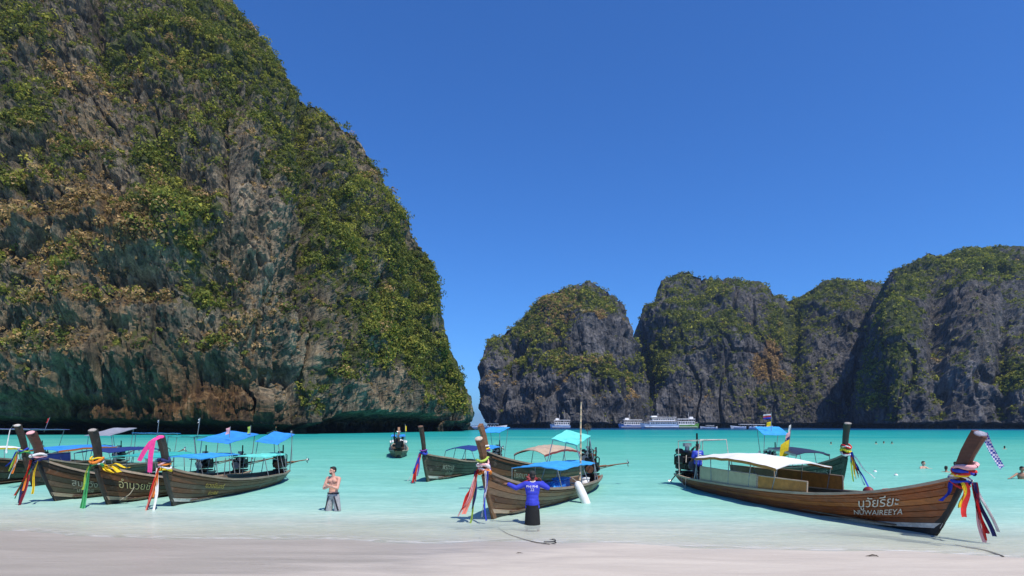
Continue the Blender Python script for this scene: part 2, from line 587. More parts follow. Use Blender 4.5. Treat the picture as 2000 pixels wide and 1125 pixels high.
def foliage(name, label, P, N, wg, wd, n, rmin, rmax, leaves, lsize, seed, mat=None, bright=1.0):
    """shrubs: every shrub is a cloud of tilted leaf clumps, rooted on the rock at P"""
    r = np.random.default_rng(seed)
    w = np.clip(wg + wd, 0, None); w = w / w.sum()
    idx = r.choice(len(P), n, p=w)
    c = P[idx] + r.normal(0, rmin * .3, (n, 3))
    nn = N[idx]
    R = rmin + (rmax - rmin) * r.random(n) ** 2.8 * (.6 + 1.0 * (fbm(c[:, 0] * .05, c[:, 1] * .05, c[:, 2] * .05, 2, seed + 7) > .0))
    up = np.array([0, 0, 1.0])
    c = c + nn * (R * .25)[:, None] + up * (R * .25)[:, None]
    L = leaves
    dirs = r.normal(0, 1, (n, L, 3))
    dirs /= np.linalg.norm(dirs, axis=2, keepdims=True)
    out = nn[:, None, :] * .5 + up * .45
    dirs = dirs + out * .8
    dirs /= np.linalg.norm(dirs, axis=2, keepdims=True)
    rad = R[:, None, None] * (0.35 + .65 * r.random((n, L, 1)) ** .6)
    ctr = c[:, None, :] + dirs * rad * np.array([1, 1, .85])
    nl = dirs + r.normal(0, .55, (n, L, 3))
    nl /= np.linalg.norm(nl, axis=2, keepdims=True)
    a = np.cross(nl, r.normal(0, 1, (n, L, 3)))
    a /= np.linalg.norm(a, axis=2, keepdims=True) + 1e-9
    b = np.cross(nl, a)
    sz = (lsize * rmin * (R / rmin) ** .45)[:, None, None] * (.6 + .9 * r.random((n, L, 1)))
    a = a * sz; b = b * sz * (.45 + .5 * r.random((n, L, 1)))
    V = np.stack([ctr - a * 1.1, ctr + a * .9 - b * .9 + nl * sz * .2, ctr + a * .5 + b * 1.1], 2).reshape(-1, 3)
    Q = np.arange(len(V)).reshape(-1, 3)
    isdry = r.random(n) < (wd[idx] / (wg[idx] + wd[idx] + 1e-9))
    k = r.random(n)[:, None]
    pal_g = np.array([(.038, .050, .015), (.080, .090, .022), (.138, .138, .030), (.22, .205, .040)])
    pal_d = np.array([(.12, .082, .038), (.19, .125, .058), (.25, .165, .078), (.15, .13, .055)])
    kk = np.clip(r.beta(1.3, 2.0, n) * 3.0 + .55 * vnoise(c[:, 0] * .08, c[:, 1] * .08, c[:, 2] * .08, seed), 0, 2.999)
    i0 = kk.astype(int); fr = (kk - i0)[:, None]
    i1 = np.minimum(i0 + 1, 3)
    cg = pal_g[i0] * (1 - fr) + pal_g[i1] * fr
    cd = pal_d[i0] * (1 - fr) + pal_d[i1] * fr
    cc = np.where(isdry[:, None], cd, cg) * bright
    cc = np.repeat(cc[:, None, :], L, 1) * (.7 + .6 * r.random((n, L, 1)))
    cc = np.repeat(cc.reshape(-1, 1, 3), 3, 1).reshape(-1, 3)
    me = np_mesh(name, V, Q)
    set_attr(me, 'tint', cc, 'FLOAT_COLOR')
    me.materials.append(mat or LEAF)
    o = link(bpy.data.objects.new(name, me))
    tag(o, label, None, None, 'stuff')
    return o

def cliff(name, label, ctrl, nu, nv, pw, amps, sc, mat, greens, dries, walls, cut, seed, back=80.0, vegbase=.25, bulge=(), inset=0.0, drybase=-.12):
    """ctrl: rows of (ridge px, ridge py, ridge distance, foot px, foot distance) from left to right"""
    C = np.array(ctrl, float)
    rx = (C[:, 0] - 1000) / F * C[:, 2]; ry = C[:, 2]; rz = HC + (HOR - C[:, 1]) / F * C[:, 2]
    bx = (C[:, 3] - 1000) / F * C[:, 4]; by = C[:, 4]
    seg = np.sqrt(np.diff(rx) ** 2 + np.diff(ry) ** 2 + np.diff(rz) ** 2) + np.sqrt(np.diff(bx) ** 2 + np.diff(by) ** 2)
    u0 = np.concatenate([[0], np.cumsum(seg)]); u0 /= u0[-1]
    u = np.linspace(0, 1, nu)
    itp = lambda a: np.interp(u, u0, a)
    RX, RY, RZ, BX, BY = map(itp, (rx, ry, rz, bx, by))
    nb = max(10, nv // 12)
    v = np.concatenate([np.linspace(0, 1, nv), 1 + np.linspace(0, 1, nb + 1)[1:]])
    U, V = np.meshgrid(u, v, indexing='ij')
    vf = np.minimum(V, 1)
    h = vf ** pw
    px_ = BX[:, None] + (RX - BX)[:, None] * h
    py_ = BY[:, None] + (RY - BY)[:, None] * h
    zb = -6.0
    pz_ = zb + (RZ - zb)[:, None] * vf
    bk = np.maximum(V - 1, 0)
    py_ = py_ + bk * back * 1.2
    px_ = px_ + bk * 0
    pz_ = pz_ - (pz_ - zb) * bk ** 1.6
    P = np.stack([px_, py_, pz_], -1)
    # normals of the smooth body
    du = np.gradient(P, axis=0); dv = np.gradient(P, axis=1)
    N = np.cross(du, dv)
    N /= np.linalg.norm(N, axis=2, keepdims=True) + 1e-9
    Nh = N.copy()
    x, y, z = (P[..., i] / sc for i in range(3))
    warp = 6 * fbm(x * .03, y * .03, z * .02, 2, seed + 3)
    A = amps
    d = A[0] * ridged((x + warp) * .030, y * .030, z * .010, 3, seed)
    d = d + A[1] * fbm(x * .075 + warp * .05, y * .075, z * .05, 4, seed + 40)
    d = d + A[2] * ridged(x * .20 + warp * .1, y * .20, z * .05, 4, seed + 80, .6)
    d = d + A[3] * ridged(x * .62, y * .62, z * .30, 3, seed + 120, .6)
    ck = np.abs(fbm(x * .05 + warp * .06, y * .05, z * .011, 3, seed + 330))
    d = d - A[1] * .8 * (1 - sstep(.0, .07, ck))
    ck = np.abs(fbm(x * .13, y * .13, z * .03, 2, seed + 350))
    d = d - A[2] * .35 * (1 - sstep(.0, .09, ck))
    blk = np.floor(3.0 * fbm(x * .11 + warp * .08, y * .11, z * .06, 3, seed + 260)) / 3.0
    d = d + blk * A[2] * 1.1
    led = z * .085 + .8 * fbm(x * .03, y * .03, z * .02, 3, seed + 150)
    d = d + A[1] * .38 * (np.abs((led % 1.0) - .5) * 2 - .5) * sstep(-.3, .3, fbm(x * .02, y * .02, z * .02, 2, seed + 170))
    zz = P[..., 2]
    d = d - d[:, :nv].mean() - inset
    # wave-cut notch and overhanging lower wall
    fpx = 1000 + F * P[..., 0] / P[..., 1]
    fpy = HOR - F * (P[..., 2] - HC) / P[..., 1]
    cutd, cuth = cut(fpx)
    d = d - cutd * (1 - sstep(cuth * .72, cuth * 1.02 + .01, zz + 1.2 * fbm(x * .12, y * .12, z * .1, 2, seed + 9)))
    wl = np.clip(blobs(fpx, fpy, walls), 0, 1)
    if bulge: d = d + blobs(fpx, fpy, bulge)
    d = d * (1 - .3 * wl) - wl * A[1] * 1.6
    d = d * np.where(V > 1, .45, 1 - .55 * sstep(.86, 1.0, V))
    # cover
    vg = vegbase + .62 * fbm(x * .045, y * .045, z * .03, 5, seed + 200, .65) + .45 * fbm(x * .16, y * .16, z * .12, 3, seed + 210) + blobs(fpx, fpy, greens)
    vd = drybase + .6 * fbm(x * .05, y * .05, z * .035, 5, seed + 230, .65) + .4 * fbm(x * .17, y * .17, z * .13, 3, seed + 240) + blobs(fpx, fpy, dries)
    D0 = Nh * d[..., None]
    P2 = P + D0
    du = np.gradient(P2, axis=0); dv = np.gradient(P2, axis=1)
    N2 = np.cross(du, dv)
    N2 /= np.linalg.norm(N2, axis=2, keepdims=True) + 1e-9
    slope = N2[..., 2]
    low = sstep(cuth * 1.0, cuth * 1.6, zz)
    vg = np.clip((vg + .75 * (slope - .15)) * low * (1 - wl), 0, 1.2)
    vd = np.clip((vd + .85 * (slope - .12)) * low * (1 - wl * .85), 0, 1.2)
    bump = np.clip(vg, 0, 1) * np.maximum(0, fbm(x * .33, y * .33, z * .33, 2, seed + 300)) * A[2] * .9
    P2 = P2 + N2 * bump[..., None]
    me = np_mesh(name, P2, grid_quads(nu, len(v)), False)
    set_attr(me, 'cover', np.stack([np.clip(vg, 0, 1), np.clip(vd, 0, 1), wl], -1).reshape(-1, 3), 'FLOAT_COLOR')
    me.materials.append(mat)
    o = link(bpy.data.objects.new(name, me))
    tag(o, label, None, None, 'structure')
    return P2.reshape(-1, 3), N2.reshape(-1, 3), vg.reshape(-1), vd.reshape(-1), (V <= 1.12).reshape(-1)

# near cliff on the left
left_ctrl = [(-520, -420, 330, -420, 150), (-150, -330, 310, -150, 150), (60, -230, 300, 40, 150), (220, -130, 292, 200, 150), (340, -80, 286, 330, 152), (455, -2, 276, 450, 154),
             (520, 80, 272, 540, 158), (560, 140, 270, 590, 164), (592, 188, 268, 640, 170), (650, 220, 266, 690, 180), (700, 262, 264, 730, 192), (745, 322, 262, 770, 203),
             (770, 380, 261, 795, 212), (800, 440, 260, 815, 220), (836, 500, 259, 840, 229), (850, 560, 258, 855, 235), (862, 640, 257, 870, 240), (880, 690, 256, 884, 246),
             (903, 745, 255, 900, 251), (914, 800, 254, 908, 253), (905, 836, 256, 903, 255)]
def left_cut(px):
    d = np.interp(px, [0, 300, 560, 610, 660, 700, 860, 905, 940], [14, 14, 14, 8, 8, 15, 15, 8, 5])
    h = np.interp(px, [0, 300, 560, 610, 660, 700, 860, 905, 940], [5.5, 5.5, 5.5, 5, 4.5, 8, 7.5, 5, 4])
    return d, h
LG = [(300, 375, 60, 110, .7), (375, 470, 45, 90, .7), (60, 220, 55, 90, .7), (30, 40, 60, 50, .6), (240, 70, 120, 60, .35), (400, 70, 120, 80, .45), (560, 230, 90, 150, .45),
      (690, 480, 110, 160, .4), (830, 640, 60, 150, .45), (650, 780, 38, 45, .9), (740, 680, 90, 60, .3), (480, 110, 60, 90, .4), (880, 730, 30, 60, .5), (120, 500, 60, 30, .3), (420, 640, 30, 60, .2), (180, 570, 18, 15, .8), (80, 660, 40, 30, .4),
      (485, 290, 32, 110, -.8), (525, 490, 42, 90, -.7), (560, 700, 60, 100, -.5), (690, 770, 50, 40, -.6), (780, 745, 40, 50, -.6), (790, 560, 35, 30, -.3), (650, 270, 40, 40, -.3), (250, 320, 40, 160, -.25), (150, 120, 50, 90, -.3), (100, 400, 120, 50, -.35), (240, 540, 110, 70, -.25)]
LD = [(250, 490, 100, 55, .45), (90, 430, 150, 60, .5), (40, 690, 90, 70, .7), (130, 570, 140, 60, .45), (280, 435, 60, 40, .65), (110, 250, 60, 160, .35), (260, 250, 90, 130, .15), (480, 640, 60, 80, .4), (200, 100, 90, 60, .3), (230, 660, 50, 40, .4), (350, 640, 60, 60, .15), (520, 560, 60, 60, .2),
      (700, 400, 200, 250, -.3), (600, 150, 120, 120, -.25), (860, 620, 60, 160, -.2)]
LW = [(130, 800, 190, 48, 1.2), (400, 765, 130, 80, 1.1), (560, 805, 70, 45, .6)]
LB = [(285, 445, 95, 40, 7), (300, 545, 80, 30, -4), (80, 430, 110, 26, 2.5), (60, 500, 70, 30, -1.5), (630, 690, 9, 110, -7), (190, 20, 12, 70, -9), (488, 300, 26, 110, 4), (528, 500, 36, 110, 5),
      (445, 330, 14, 120, -5), (240, 230, 30, 60, -4), (330, 330, 40, 60, -5), (395, 450, 34, 70, -6), (150, 600, 120, 22, 2), (110, 690, 130, 24, 2.5), (510, 690, 8, 90, -4), (565, 720, 8, 80, -4), (606, 430, 11, 200, -7), (598, 225, 10, 60, -8), (700, 640, 50, 40, 3)]
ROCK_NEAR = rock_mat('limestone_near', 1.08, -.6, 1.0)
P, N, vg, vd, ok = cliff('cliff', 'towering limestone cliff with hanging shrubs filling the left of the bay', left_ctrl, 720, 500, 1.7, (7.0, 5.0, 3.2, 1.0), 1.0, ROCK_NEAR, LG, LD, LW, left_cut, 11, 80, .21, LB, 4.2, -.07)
foliage('cliff_shrubs', 'green and dry brown shrubs clinging to the near limestone cliff', P, N, np.clip(vg - .26, 0, 1) ** 1.9 * ok, np.clip(vd - .25, 0, 1) ** 1.8 * ok * .5, 21500, .5, 2.4, 38, .37, 3, None, 1.9)

# far cliffs across the bay
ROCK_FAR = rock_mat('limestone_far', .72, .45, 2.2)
def far_cut(px):
    return 6.0 + 0 * px, 5.5 + 0 * px
dome_ctrl = [(951, 832, 640, 951, 636), (946, 800, 640, 947, 630), (939, 740, 645, 942, 622), (941, 705, 648, 948, 612), (958, 665, 652, 962, 600), (985, 645, 656, 985, 590), (1020, 622, 660, 1020, 580), (1058, 588, 664, 1060, 572),
             (1100, 560, 668, 1100, 566), (1150, 550, 670, 1145, 562), (1190, 563, 670, 1185, 564), (1220, 596, 668, 1215, 572), (1234, 640, 664, 1236, 584), (1246, 690, 660, 1250, 600), (1262, 745, 660, 1262, 620), (1272, 832, 660, 1272, 650)]
DG = [(1140, 590, 90, 40, .5), (1050, 640, 60, 40, .35), (1130, 715, 130, 22, .5), (1215, 735, 40, 40, .55), (1010, 690, 40, 40, .3), (1170, 650, 40, 40, -.6), (1060, 760, 120, 30, -.5), (1180, 790, 80, 40, -.4), (1000, 760, 40, 60, -.4)]
DD = [(1090, 600, 40, 30, .9), (1165, 622, 15, 10, 1.1), (1160, 705, 40, 8, 1.1), (1090, 720, 30, 30, .25), (970, 740, 20, 30, .3)]
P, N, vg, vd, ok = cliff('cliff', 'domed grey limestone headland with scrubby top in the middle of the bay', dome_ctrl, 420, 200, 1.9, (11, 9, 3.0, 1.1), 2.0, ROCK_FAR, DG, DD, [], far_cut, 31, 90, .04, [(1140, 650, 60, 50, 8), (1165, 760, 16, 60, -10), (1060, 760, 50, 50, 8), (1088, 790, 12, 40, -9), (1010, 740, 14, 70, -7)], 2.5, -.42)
foliage('cliff_shrubs', 'scrub growing over the domed far headland', P, N, np.clip(vg - .2, 0, 1) ** 1.2 * ok, np.clip(vd - .2, 0, 1) * ok * .8, 7000, .8, 2.8, 17, .52, 5, None, 2.1)

mid_ctrl = [(1222, 832, 780, 1222, 760), (1238, 700, 760, 1232, 690), (1246, 640, 750, 1250, 660), (1258, 598, 745, 1262, 650), (1284, 584, 742, 1284, 640), (1290, 548, 740, 1300, 635), (1312, 536, 738, 1320, 630), (1346, 529, 736, 1350, 626), (1382, 544, 734, 1390, 622), (1440, 544, 732, 1440, 620),
            (1482, 552, 730, 1480, 618), (1520, 574, 730, 1515, 616), (1540, 583, 730, 1540, 616), (1562, 569, 728, 1566, 614), (1602, 556, 726, 1604, 612), (1652, 551, 724, 1654, 610), (1702, 554, 722, 1704, 610), (1730, 562, 722, 1732, 610), (1790, 575, 722, 1790, 612), (1860, 600, 722, 1860, 615)]
MG = [(1495, 705, 36, 36, -1.0), (1340, 640, 60, 40, .35), (1285, 720, 25, 60, .5), (1530, 650, 55, 45, .5), (1600, 580, 70, 20, .35), (1420, 650, 60, 30, .2), (1650, 620, 40, 40, .1), (1510, 760, 60, 30, .35), (1350, 600, 60, 30, .2), (1370, 690, 90, 30, .1), (1340, 780, 60, 30, -.3), (1660, 700, 60, 60, -.4), (1420, 560, 60, 20, .25)]
MD = [(1495, 712, 30, 20, 2.0), (1508, 680, 14, 26, 1.7), (1530, 735, 36, 10, 1.0), (1360, 640, 40, 15, .3)]
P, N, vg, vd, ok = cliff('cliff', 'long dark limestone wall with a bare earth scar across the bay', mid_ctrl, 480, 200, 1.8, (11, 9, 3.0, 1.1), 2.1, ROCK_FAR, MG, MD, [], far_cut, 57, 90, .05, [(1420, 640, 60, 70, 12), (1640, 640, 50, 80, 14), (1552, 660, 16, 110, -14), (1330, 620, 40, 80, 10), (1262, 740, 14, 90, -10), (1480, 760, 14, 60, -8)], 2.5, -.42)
foliage('cliff_shrubs', 'scrub in patches on the far limestone wall', P, N, np.clip(vg - .2, 0, 1) ** 1.2 * ok, np.clip(vd - .35, 0, 1) * ok * .5, 7600, .8, 2.8, 17, .52, 6, None, 2.1)

right_ctrl = [(1655, 832, 640, 1650, 600), (1672, 760, 640, 1660, 560), (1696, 660, 640, 1675, 520), (1722, 575, 640, 1695, 495), (1745, 545, 640, 1720, 478), (1772, 518, 638, 1750, 468), (1800, 497, 636, 1780, 462), (1815, 491, 634, 1800, 460), (1850, 496, 630, 1840, 455), (1880, 489, 626, 1880, 450),
              (1940, 477, 620, 1940, 445), (1972, 481, 616, 1980, 440), (2010, 487, 610, 2020, 436), (2150, 470, 600, 2160, 428), (2400, 450, 590, 2420, 420), (2700, 500, 580, 2750, 420)]
RG = [(1940, 505, 60, 30, 1.2), (1770, 600, 40, 90, .5), (1750, 720, 60, 70, .35), (1975, 740, 30, 25, .9), (1860, 520, 50, 25, .3), (1720, 780, 40, 40, .3), (1850, 600, 60, 50, -.3), (1880, 700, 90, 70, -.35), (1830, 790, 60, 30, -.3)]
RD = [(1990, 680, 20, 20, .6), (1930, 640, 60, 40, .15), (1760, 790, 20, 20, .4), (1790, 500, 25, 15, .3)]
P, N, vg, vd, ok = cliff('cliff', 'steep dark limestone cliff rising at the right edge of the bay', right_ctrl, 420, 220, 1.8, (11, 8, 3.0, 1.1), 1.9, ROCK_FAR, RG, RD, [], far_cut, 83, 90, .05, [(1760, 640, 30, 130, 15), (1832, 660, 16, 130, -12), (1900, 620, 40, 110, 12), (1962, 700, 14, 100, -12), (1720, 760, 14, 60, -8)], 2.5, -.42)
foliage('cliff_shrubs', 'scrub and green thickets on the right hand cliff', P, N, np.clip(vg - .2, 0, 1) ** 1.2 * ok, np.clip(vd - .35, 0, 1) * ok * .5, 7600, .8, 2.8, 17, .52, 8, None, 2.1)
# ------------------------------------------------------------------ palette
WOOD = {'brown': wood('planking_brown', (.15, .066, .029), .45), 'redbrown': wood('planking_redbrown', (.25, .075, .022), .4, .36, wamt=.10), 'orange': wood('planking_orange', (.44, .15, .032), .45, .36, wamt=.12), 'red': wood('planking_red', (.38, .105, .022), .42, .36, wamt=.10), 'dark': wood('planking_dark', (.05, .033, .022), .5),
        'olive': wood('planking_olive', (.065, .058, .036), .55), 'grey': wood('planking_grey', (.165, .115, .072), .5), 'green': wood('planking_green', (.03, .062, .045), .6),
        'tan': wood('planking_tan', (.23, .125, .06), .5)}
RAILW = wood('rail_wood', (.42, .34, .25), .6)
INNER = wood('inner_wood', (.12, .085, .055), .5)
PROWW = wood('prow_wood', (.085, .042, .028), .5, wamt=.12)
PROWR = wood('prow_wood_red', (.13, .05, .028), .5, wamt=.10)
PROWT = wood('prow_wood_tan', (.26, .125, .06), .55, wamt=.1)
PROWK = wood('prow_wood_black', (.042, .036, .030), .6, wamt=.12)
TARRED = plain('tarred_wood', (.018, .017, .017), .55, .4, 3)
BLACKM = plain('black_engine', (.014, .015, .017), .38, .5, 9, .4)
STEEL = plain('galvanised_steel', (.42, .42, .41), .4, .3, 9, .8)
RUST = plain('rusty_steel', (.20, .09, .045), .7, .5, 12, .2)
PIPE = plain('painted_pipe', (.30, .33, .33), .45, .3, 6, .5)
WHITEP = plain('white_paint', (.78, .77, .74), .45, .12, 5)
WHITEW = plain('weathered_white', (.52, .49, .43), .7, .35, 7)
ROPE = plain('rope', (.42, .38, .30), .9, .3, 40)
AMBER = plain('amber_varnish', (.46, .19, .035), .45, .35, 4)
BEIGE = plain('beige_tarp', (.50, .42, .25), .7, .15, 3)
TARP = {k: plain('tarp_' + k, c, .5, .04 if k == 'white' else .2, 3) for k, c in dict(
    blue=(.04, .28, .80), sky=(.05, .36, .80), navy=(.02, .04, .19), teal=(.05, .45, .42), aqua=(.16, .72, .62), white=(.86, .85, .80), tan=(.50, .37, .25), lavender=(.20, .22, .52),
    mint=(.42, .72, .62), orange=(.55, .22, .05), maroon=(.24, .03, .03), grey=(.30, .32, .38), dark=(.03, .035, .06)).items()}
CLOTH = {k: plain('cloth_' + k, c, .85, .2, 9) for k, c in dict(
    red=(.62, .035, .03), yellow=(.80, .56, .02), green=(.05, .33, .12), blue=(.03, .06, .45), white=(.78, .76, .74), pink=(.80, .06, .28), orange=(.75, .22, .03), navy=(.025, .03, .12),
    salmon=(.72, .25, .20), lime=(.40, .55, .08), purple=(.18, .05, .30), maroon=(.28, .02, .04), palepink=(.80, .42, .42)).items()}
LETTER = plain('lettering_white', (.60, .57, .48), .7, .25, 30)
LETTERY = plain('lettering_yellow', (.62, .36, .06), .7, .3, 30)
LETTERF = plain('lettering_faded', (.34, .33, .25), .8, .35, 30)

def text_mesh(body, size, extr=0.0):
    """flat lettering; its width is centred, baseline at y = 0"""
    cu = bpy.data.curves.new('lettering', 'FONT')
    cu.body = body
    cu.size = size
    cu.align_x = 'CENTER'
    cu.resolution_u = 3
    o = bpy.data.objects.new('lettering_tmp', cu)
    COL.objects.link(o)
    dg = bpy.context.evaluated_depsgraph_get()
    me = bpy.data.meshes.new_from_object(o.evaluated_get(dg))
    bpy.data.objects.remove(o)
    bpy.data.curves.remove(cu)
    return me

def pchip(xs, ys):
    xs, ys = list(xs), list(ys)
    n = len(xs)
    dl = [(ys[i + 1] - ys[i]) / (xs[i + 1] - xs[i]) for i in range(n - 1)]
    m = [dl[0]] + [0 if dl[i - 1] * dl[i] <= 0 else 2 * dl[i - 1] * dl[i] / (dl[i - 1] + dl[i]) for i in range(1, n - 1)] + [dl[-1]]
    def f(x):
        x = min(max(x, xs[0]), xs[-1])
        i = 0
        while i < n - 2 and x > xs[i + 1]:
            i += 1
        h = xs[i + 1] - xs[i]
        t = (x - xs[i]) / h
        return (2 * t**3 - 3 * t**2 + 1) * ys[i] + (t**3 - 2 * t**2 + t) * h * m[i] + (-2 * t**3 + 3 * t**2) * ys[i + 1] + (t**3 - t**2) * h * m[i + 1]
    return f

class Hull:
    """lines of a longtail boat; local x runs to the bow, y to port, z up from the waterline"""
    def __init__(s, L, B, bow=1.40, mid=.50, stern=.42, rake=.62):
        s.L, s.B, s.rake, s.bow = L, B, rake, bow
        s.sh = pchip([0, .12, .3, .5, .7, .85, .94, 1], [stern, stern - .02, mid - .06, mid, mid + .12, mid + .38, mid + .38 + (bow - mid - .38) * .52, bow])
        s.bm = pchip([0, .06, .2, .4, .55, .72, .86, .95, 1], [.34, .50, .80, .98, 1, .86, .52, .22, .06])
        s.kl = pchip([0, .15, .5, .85, 1], [.02, -.14, -.24, -.14, -.02])
    def P(s, t, k, side, off=0.0):
        b = s.B * s.bm(t) - 0.0
        q = .42 + .5 * max(0, (t - .45) / .55) + .1 * max(0, (.2 - t) / .2)
        y = .07 * (1 - k) * min(1, (1 - t) * 8) + b * (max(k, 0) ** q) + off
        zk, zs = s.kl(t), s.sh(t)
        z = zk + (zs - zk) * (k ** 1.25)
        x0 = -s.L / 2 + .25 + (s.L - .25) * t
        x1 = -s.L / 2 - .30 + (s.L + .30 + s.rake) * t
        return Vector((x0 + (x1 - x0) * k, side * max(y, .012), z))
    def N(s, t, k, side):
        e = .01
        a = s.P(min(t + e, 1), k, side) - s.P(max(t - e, 0), k, side)
        b = s.P(t, min(k + e, 1), side) - s.P(t, max(k - e, 0.001), side)
        n = a.cross(b)
        n.normalize()
        return n if n.y * side > 0 else -n

TS = [0, .03, .07, .12, .18, .25, .32, .39, .46, .53, .60, .66, .72, .77, .82, .86, .90, .93, .96, .98, 1.0]

def make_hull(root, h, nst, mats, bottom, boot=None, boot_t=(.5, 1), rail=RAILW):
    ks = [0.002] + [.20 + .80 * i / (nst - 1) for i in range(nst)]
    for side in (1, -1):
        for i in range(nst):
            k0, k1 = ks[i], ks[i + 1]
            e = (k1 - k0) * .07
            rows = []
            for tt in TS:
                r = []
                for kk, o in ((k0, -.014), (k0 + e, .006), (k1 - e, .006), (k1, -.014)):
                    n = h.N(tt, max(kk, .02), side)
                    r.append(h.P(tt, kk, side) + n * o)
                rows.append(r)
            MB().grid(rows).obj('plank', bottom if i == 0 else mats[(i - 1) % len(mats)], root)
    m = MB()
    for side in (1, -1):
        m.grid([[h.P(tt, kk, side) - h.N(tt, max(kk, .02), side) * .05 for kk in (0.002, .2, .4, .6, .8, .99)] for tt in TS])
    m.obj('inner_hull', INNER, root, True)
    # gunwales
    for side in (1, -1):
        m = MB()
        rows = []
        for tt in TS:
            p = h.P(tt, 1, side)
            w = .055 if tt < .95 else .03
            rows.append([p + Vector((0, side * .035, -.035)), p + Vector((0, side * .035, .035)), p + Vector((0, -side * w, .035)), p + Vector((0, -side * w, -.035)), p + Vector((0, side * .035, -.035))])
        m.grid(rows).obj('gunwale', rail, root)
        rows = []
        for tt in TS[:-1]:
            p = h.P(tt, .90, side)
            n = h.N(tt, .90, side)
            q = h.P(tt, .945, side)
            rows.append([p + n * .005, p + n * .032, q + n * .032, q + n * .005])
        MB().grid(rows).obj('rubbing_strake', mats[-1], root)
    if boot is not None:
        for side in (1, -1):
            rows = []
            for j in range(13):
                tt = boot_t[0] + (boot_t[1] - boot_t[0]) * j / 12
                w = .10 * min(1, .15 + 1.5 * j / 12)
                rows.append([h.P(tt, .215, side) + h.N(tt, .215, side) * .004, h.P(tt, .215, side) + h.N(tt, .215, side) * .016,
                             h.P(tt, .215 + w, side) + h.N(tt, .215 + w, side) * .016, h.P(tt, .215 + w, side) + h.N(tt, .215 + w, side) * .004])
            MB().grid(rows).obj('waterline_band', boot, root)
    # transom, floor, thwarts
    m = MB()
    a = [h.P(0, k, 1) for k in (1, .8, .6, .4, .2, .01)]
    b = [h.P(0, k, -1) for k in (.01, .2, .4, .6, .8, 1)]
    m.add(a + b, [tuple(range(12))])
    m.obj('transom', mats[0], root)
    fl = MB()
    zf = .12
    for j in range(len(TS) - 6):
        t0, t1 = TS[j + 1], TS[j + 2]
        y0, y1 = h.B * h.bm(t0) * .66, h.B * h.bm(t1) * .66
        x0, x1 = h.P(t0, .5, 1).x, h.P(t1, .5, 1).x - .012
        fl.slab([[Vector((x0, -y0, zf)), Vector((x0, y0, zf))], [Vector((x1, -y1, zf)), Vector((x1, y1, zf))]], .03)
    fl.obj('floor', INNER, root)
    for tt in (.24, .36, .48, .60, .71):
        y = h.B * h.bm(tt) * .93
        x = h.P(tt, .8, 1).x
        MB().box((x, 0, h.sh(tt) - .12), (.26, 2 * y, .035), bev=.008).obj('thwart', RAILW if tt < .4 else INNER, root)
    # fore deck
    rows = []
    for tt in TS[14:]:
        z = h.sh(tt) - .03
        y = max(.02, h.B * h.bm(tt) - .05)
        x = h.P(tt, 1, 1).x
        rows.append([Vector((x, -y, z)), Vector((x, 0, z + .02)), Vector((x, y, z))])
    MB().slab(rows, .03).obj('fore_deck', rail, root)

def make_prow(root, h, top=2.35, fwd=.46, wmat=PROWW, smat=None, cap=None, width=.17, lean=0.0, chord=.34):
    """stem timber from the keel up, then the tall post"""
    foot, sheer = h.P(1, .02, 1), h.P(1, 1, 1)
    foot.y = sheer.y = 0
    def sweep(pts, name, m):
        rows = []
        for i, (c, wf, ch) in enumerate(pts):
            c = Vector(c)
            a = Vector(pts[max(i - 1, 0)][0]); b = Vector(pts[min(i + 1, len(pts) - 1)][0])
            d = (b - a).normalized()
            f = Vector((d.z, 0, -d.x))
            rows.append([c + f * ch * .45 + Vector((0, wf * .34, 0)), c + f * ch * .5, c + f * ch * .45 - Vector((0, wf * .34, 0)), c - f * ch * .5 - Vector((0, wf * .5, 0)), c - f * ch * .5 + Vector((0, wf * .5, 0))])
        n = len(rows)
        mb = MB()
        vs = [p for r in rows for p in r]
        fs = []
        for i in range(n - 1):
            for k in range(5):
                a, b = i * 5 + k, i * 5 + (k + 1) % 5
                fs.append((a, b, b + 5, a + 5))
        fs += [(4, 3, 2, 1, 0), tuple((n - 1) * 5 + k for k in range(5))]
        mb.add(vs, fs)
        return mb.obj(name, m, root)
    st = [(foot + (sheer - foot) * q + Vector((-.10 + .05 * q + .05 * math.sin(q * 3.1), 0, 0)), .10 + .07 * q, .16 + .12 * q) for q in (-.02, .15, .35, .55, .75, .92)]
    stem = sweep(st, 'stem', smat or wmat)
    hh = top - sheer.z
    b0 = Vector(st[-1][0])
    tip = Vector((sheer.x + fwd, lean, top))
    pts = []
    for q in (0, .12, .35, .6, .85, 1.0):
        c = b0.lerp(tip, q) + Vector((.07 * math.sin(q * math.pi) * -1, 0, 0))
        pts.append((c, width * (.82 + .25 * q), chord * (.80 + .08 * q + .06 * q * q)))
    post = sweep(pts, 'prow_post', wmat)
    if cap is not None:
        d = (Vector(pts[-1][0]) - Vector(pts[-2][0])).normalized()
        R = d.to_track_quat('Z', 'X').to_matrix()
        mb = MB()
        mb.ell(tip + d * .0, (width * .60, chord * .50, .045), 10, 6, R)
        mb.obj('prow_cap', cap, root, True)
    def along(q):
        return b0.lerp(tip, q)
    return along

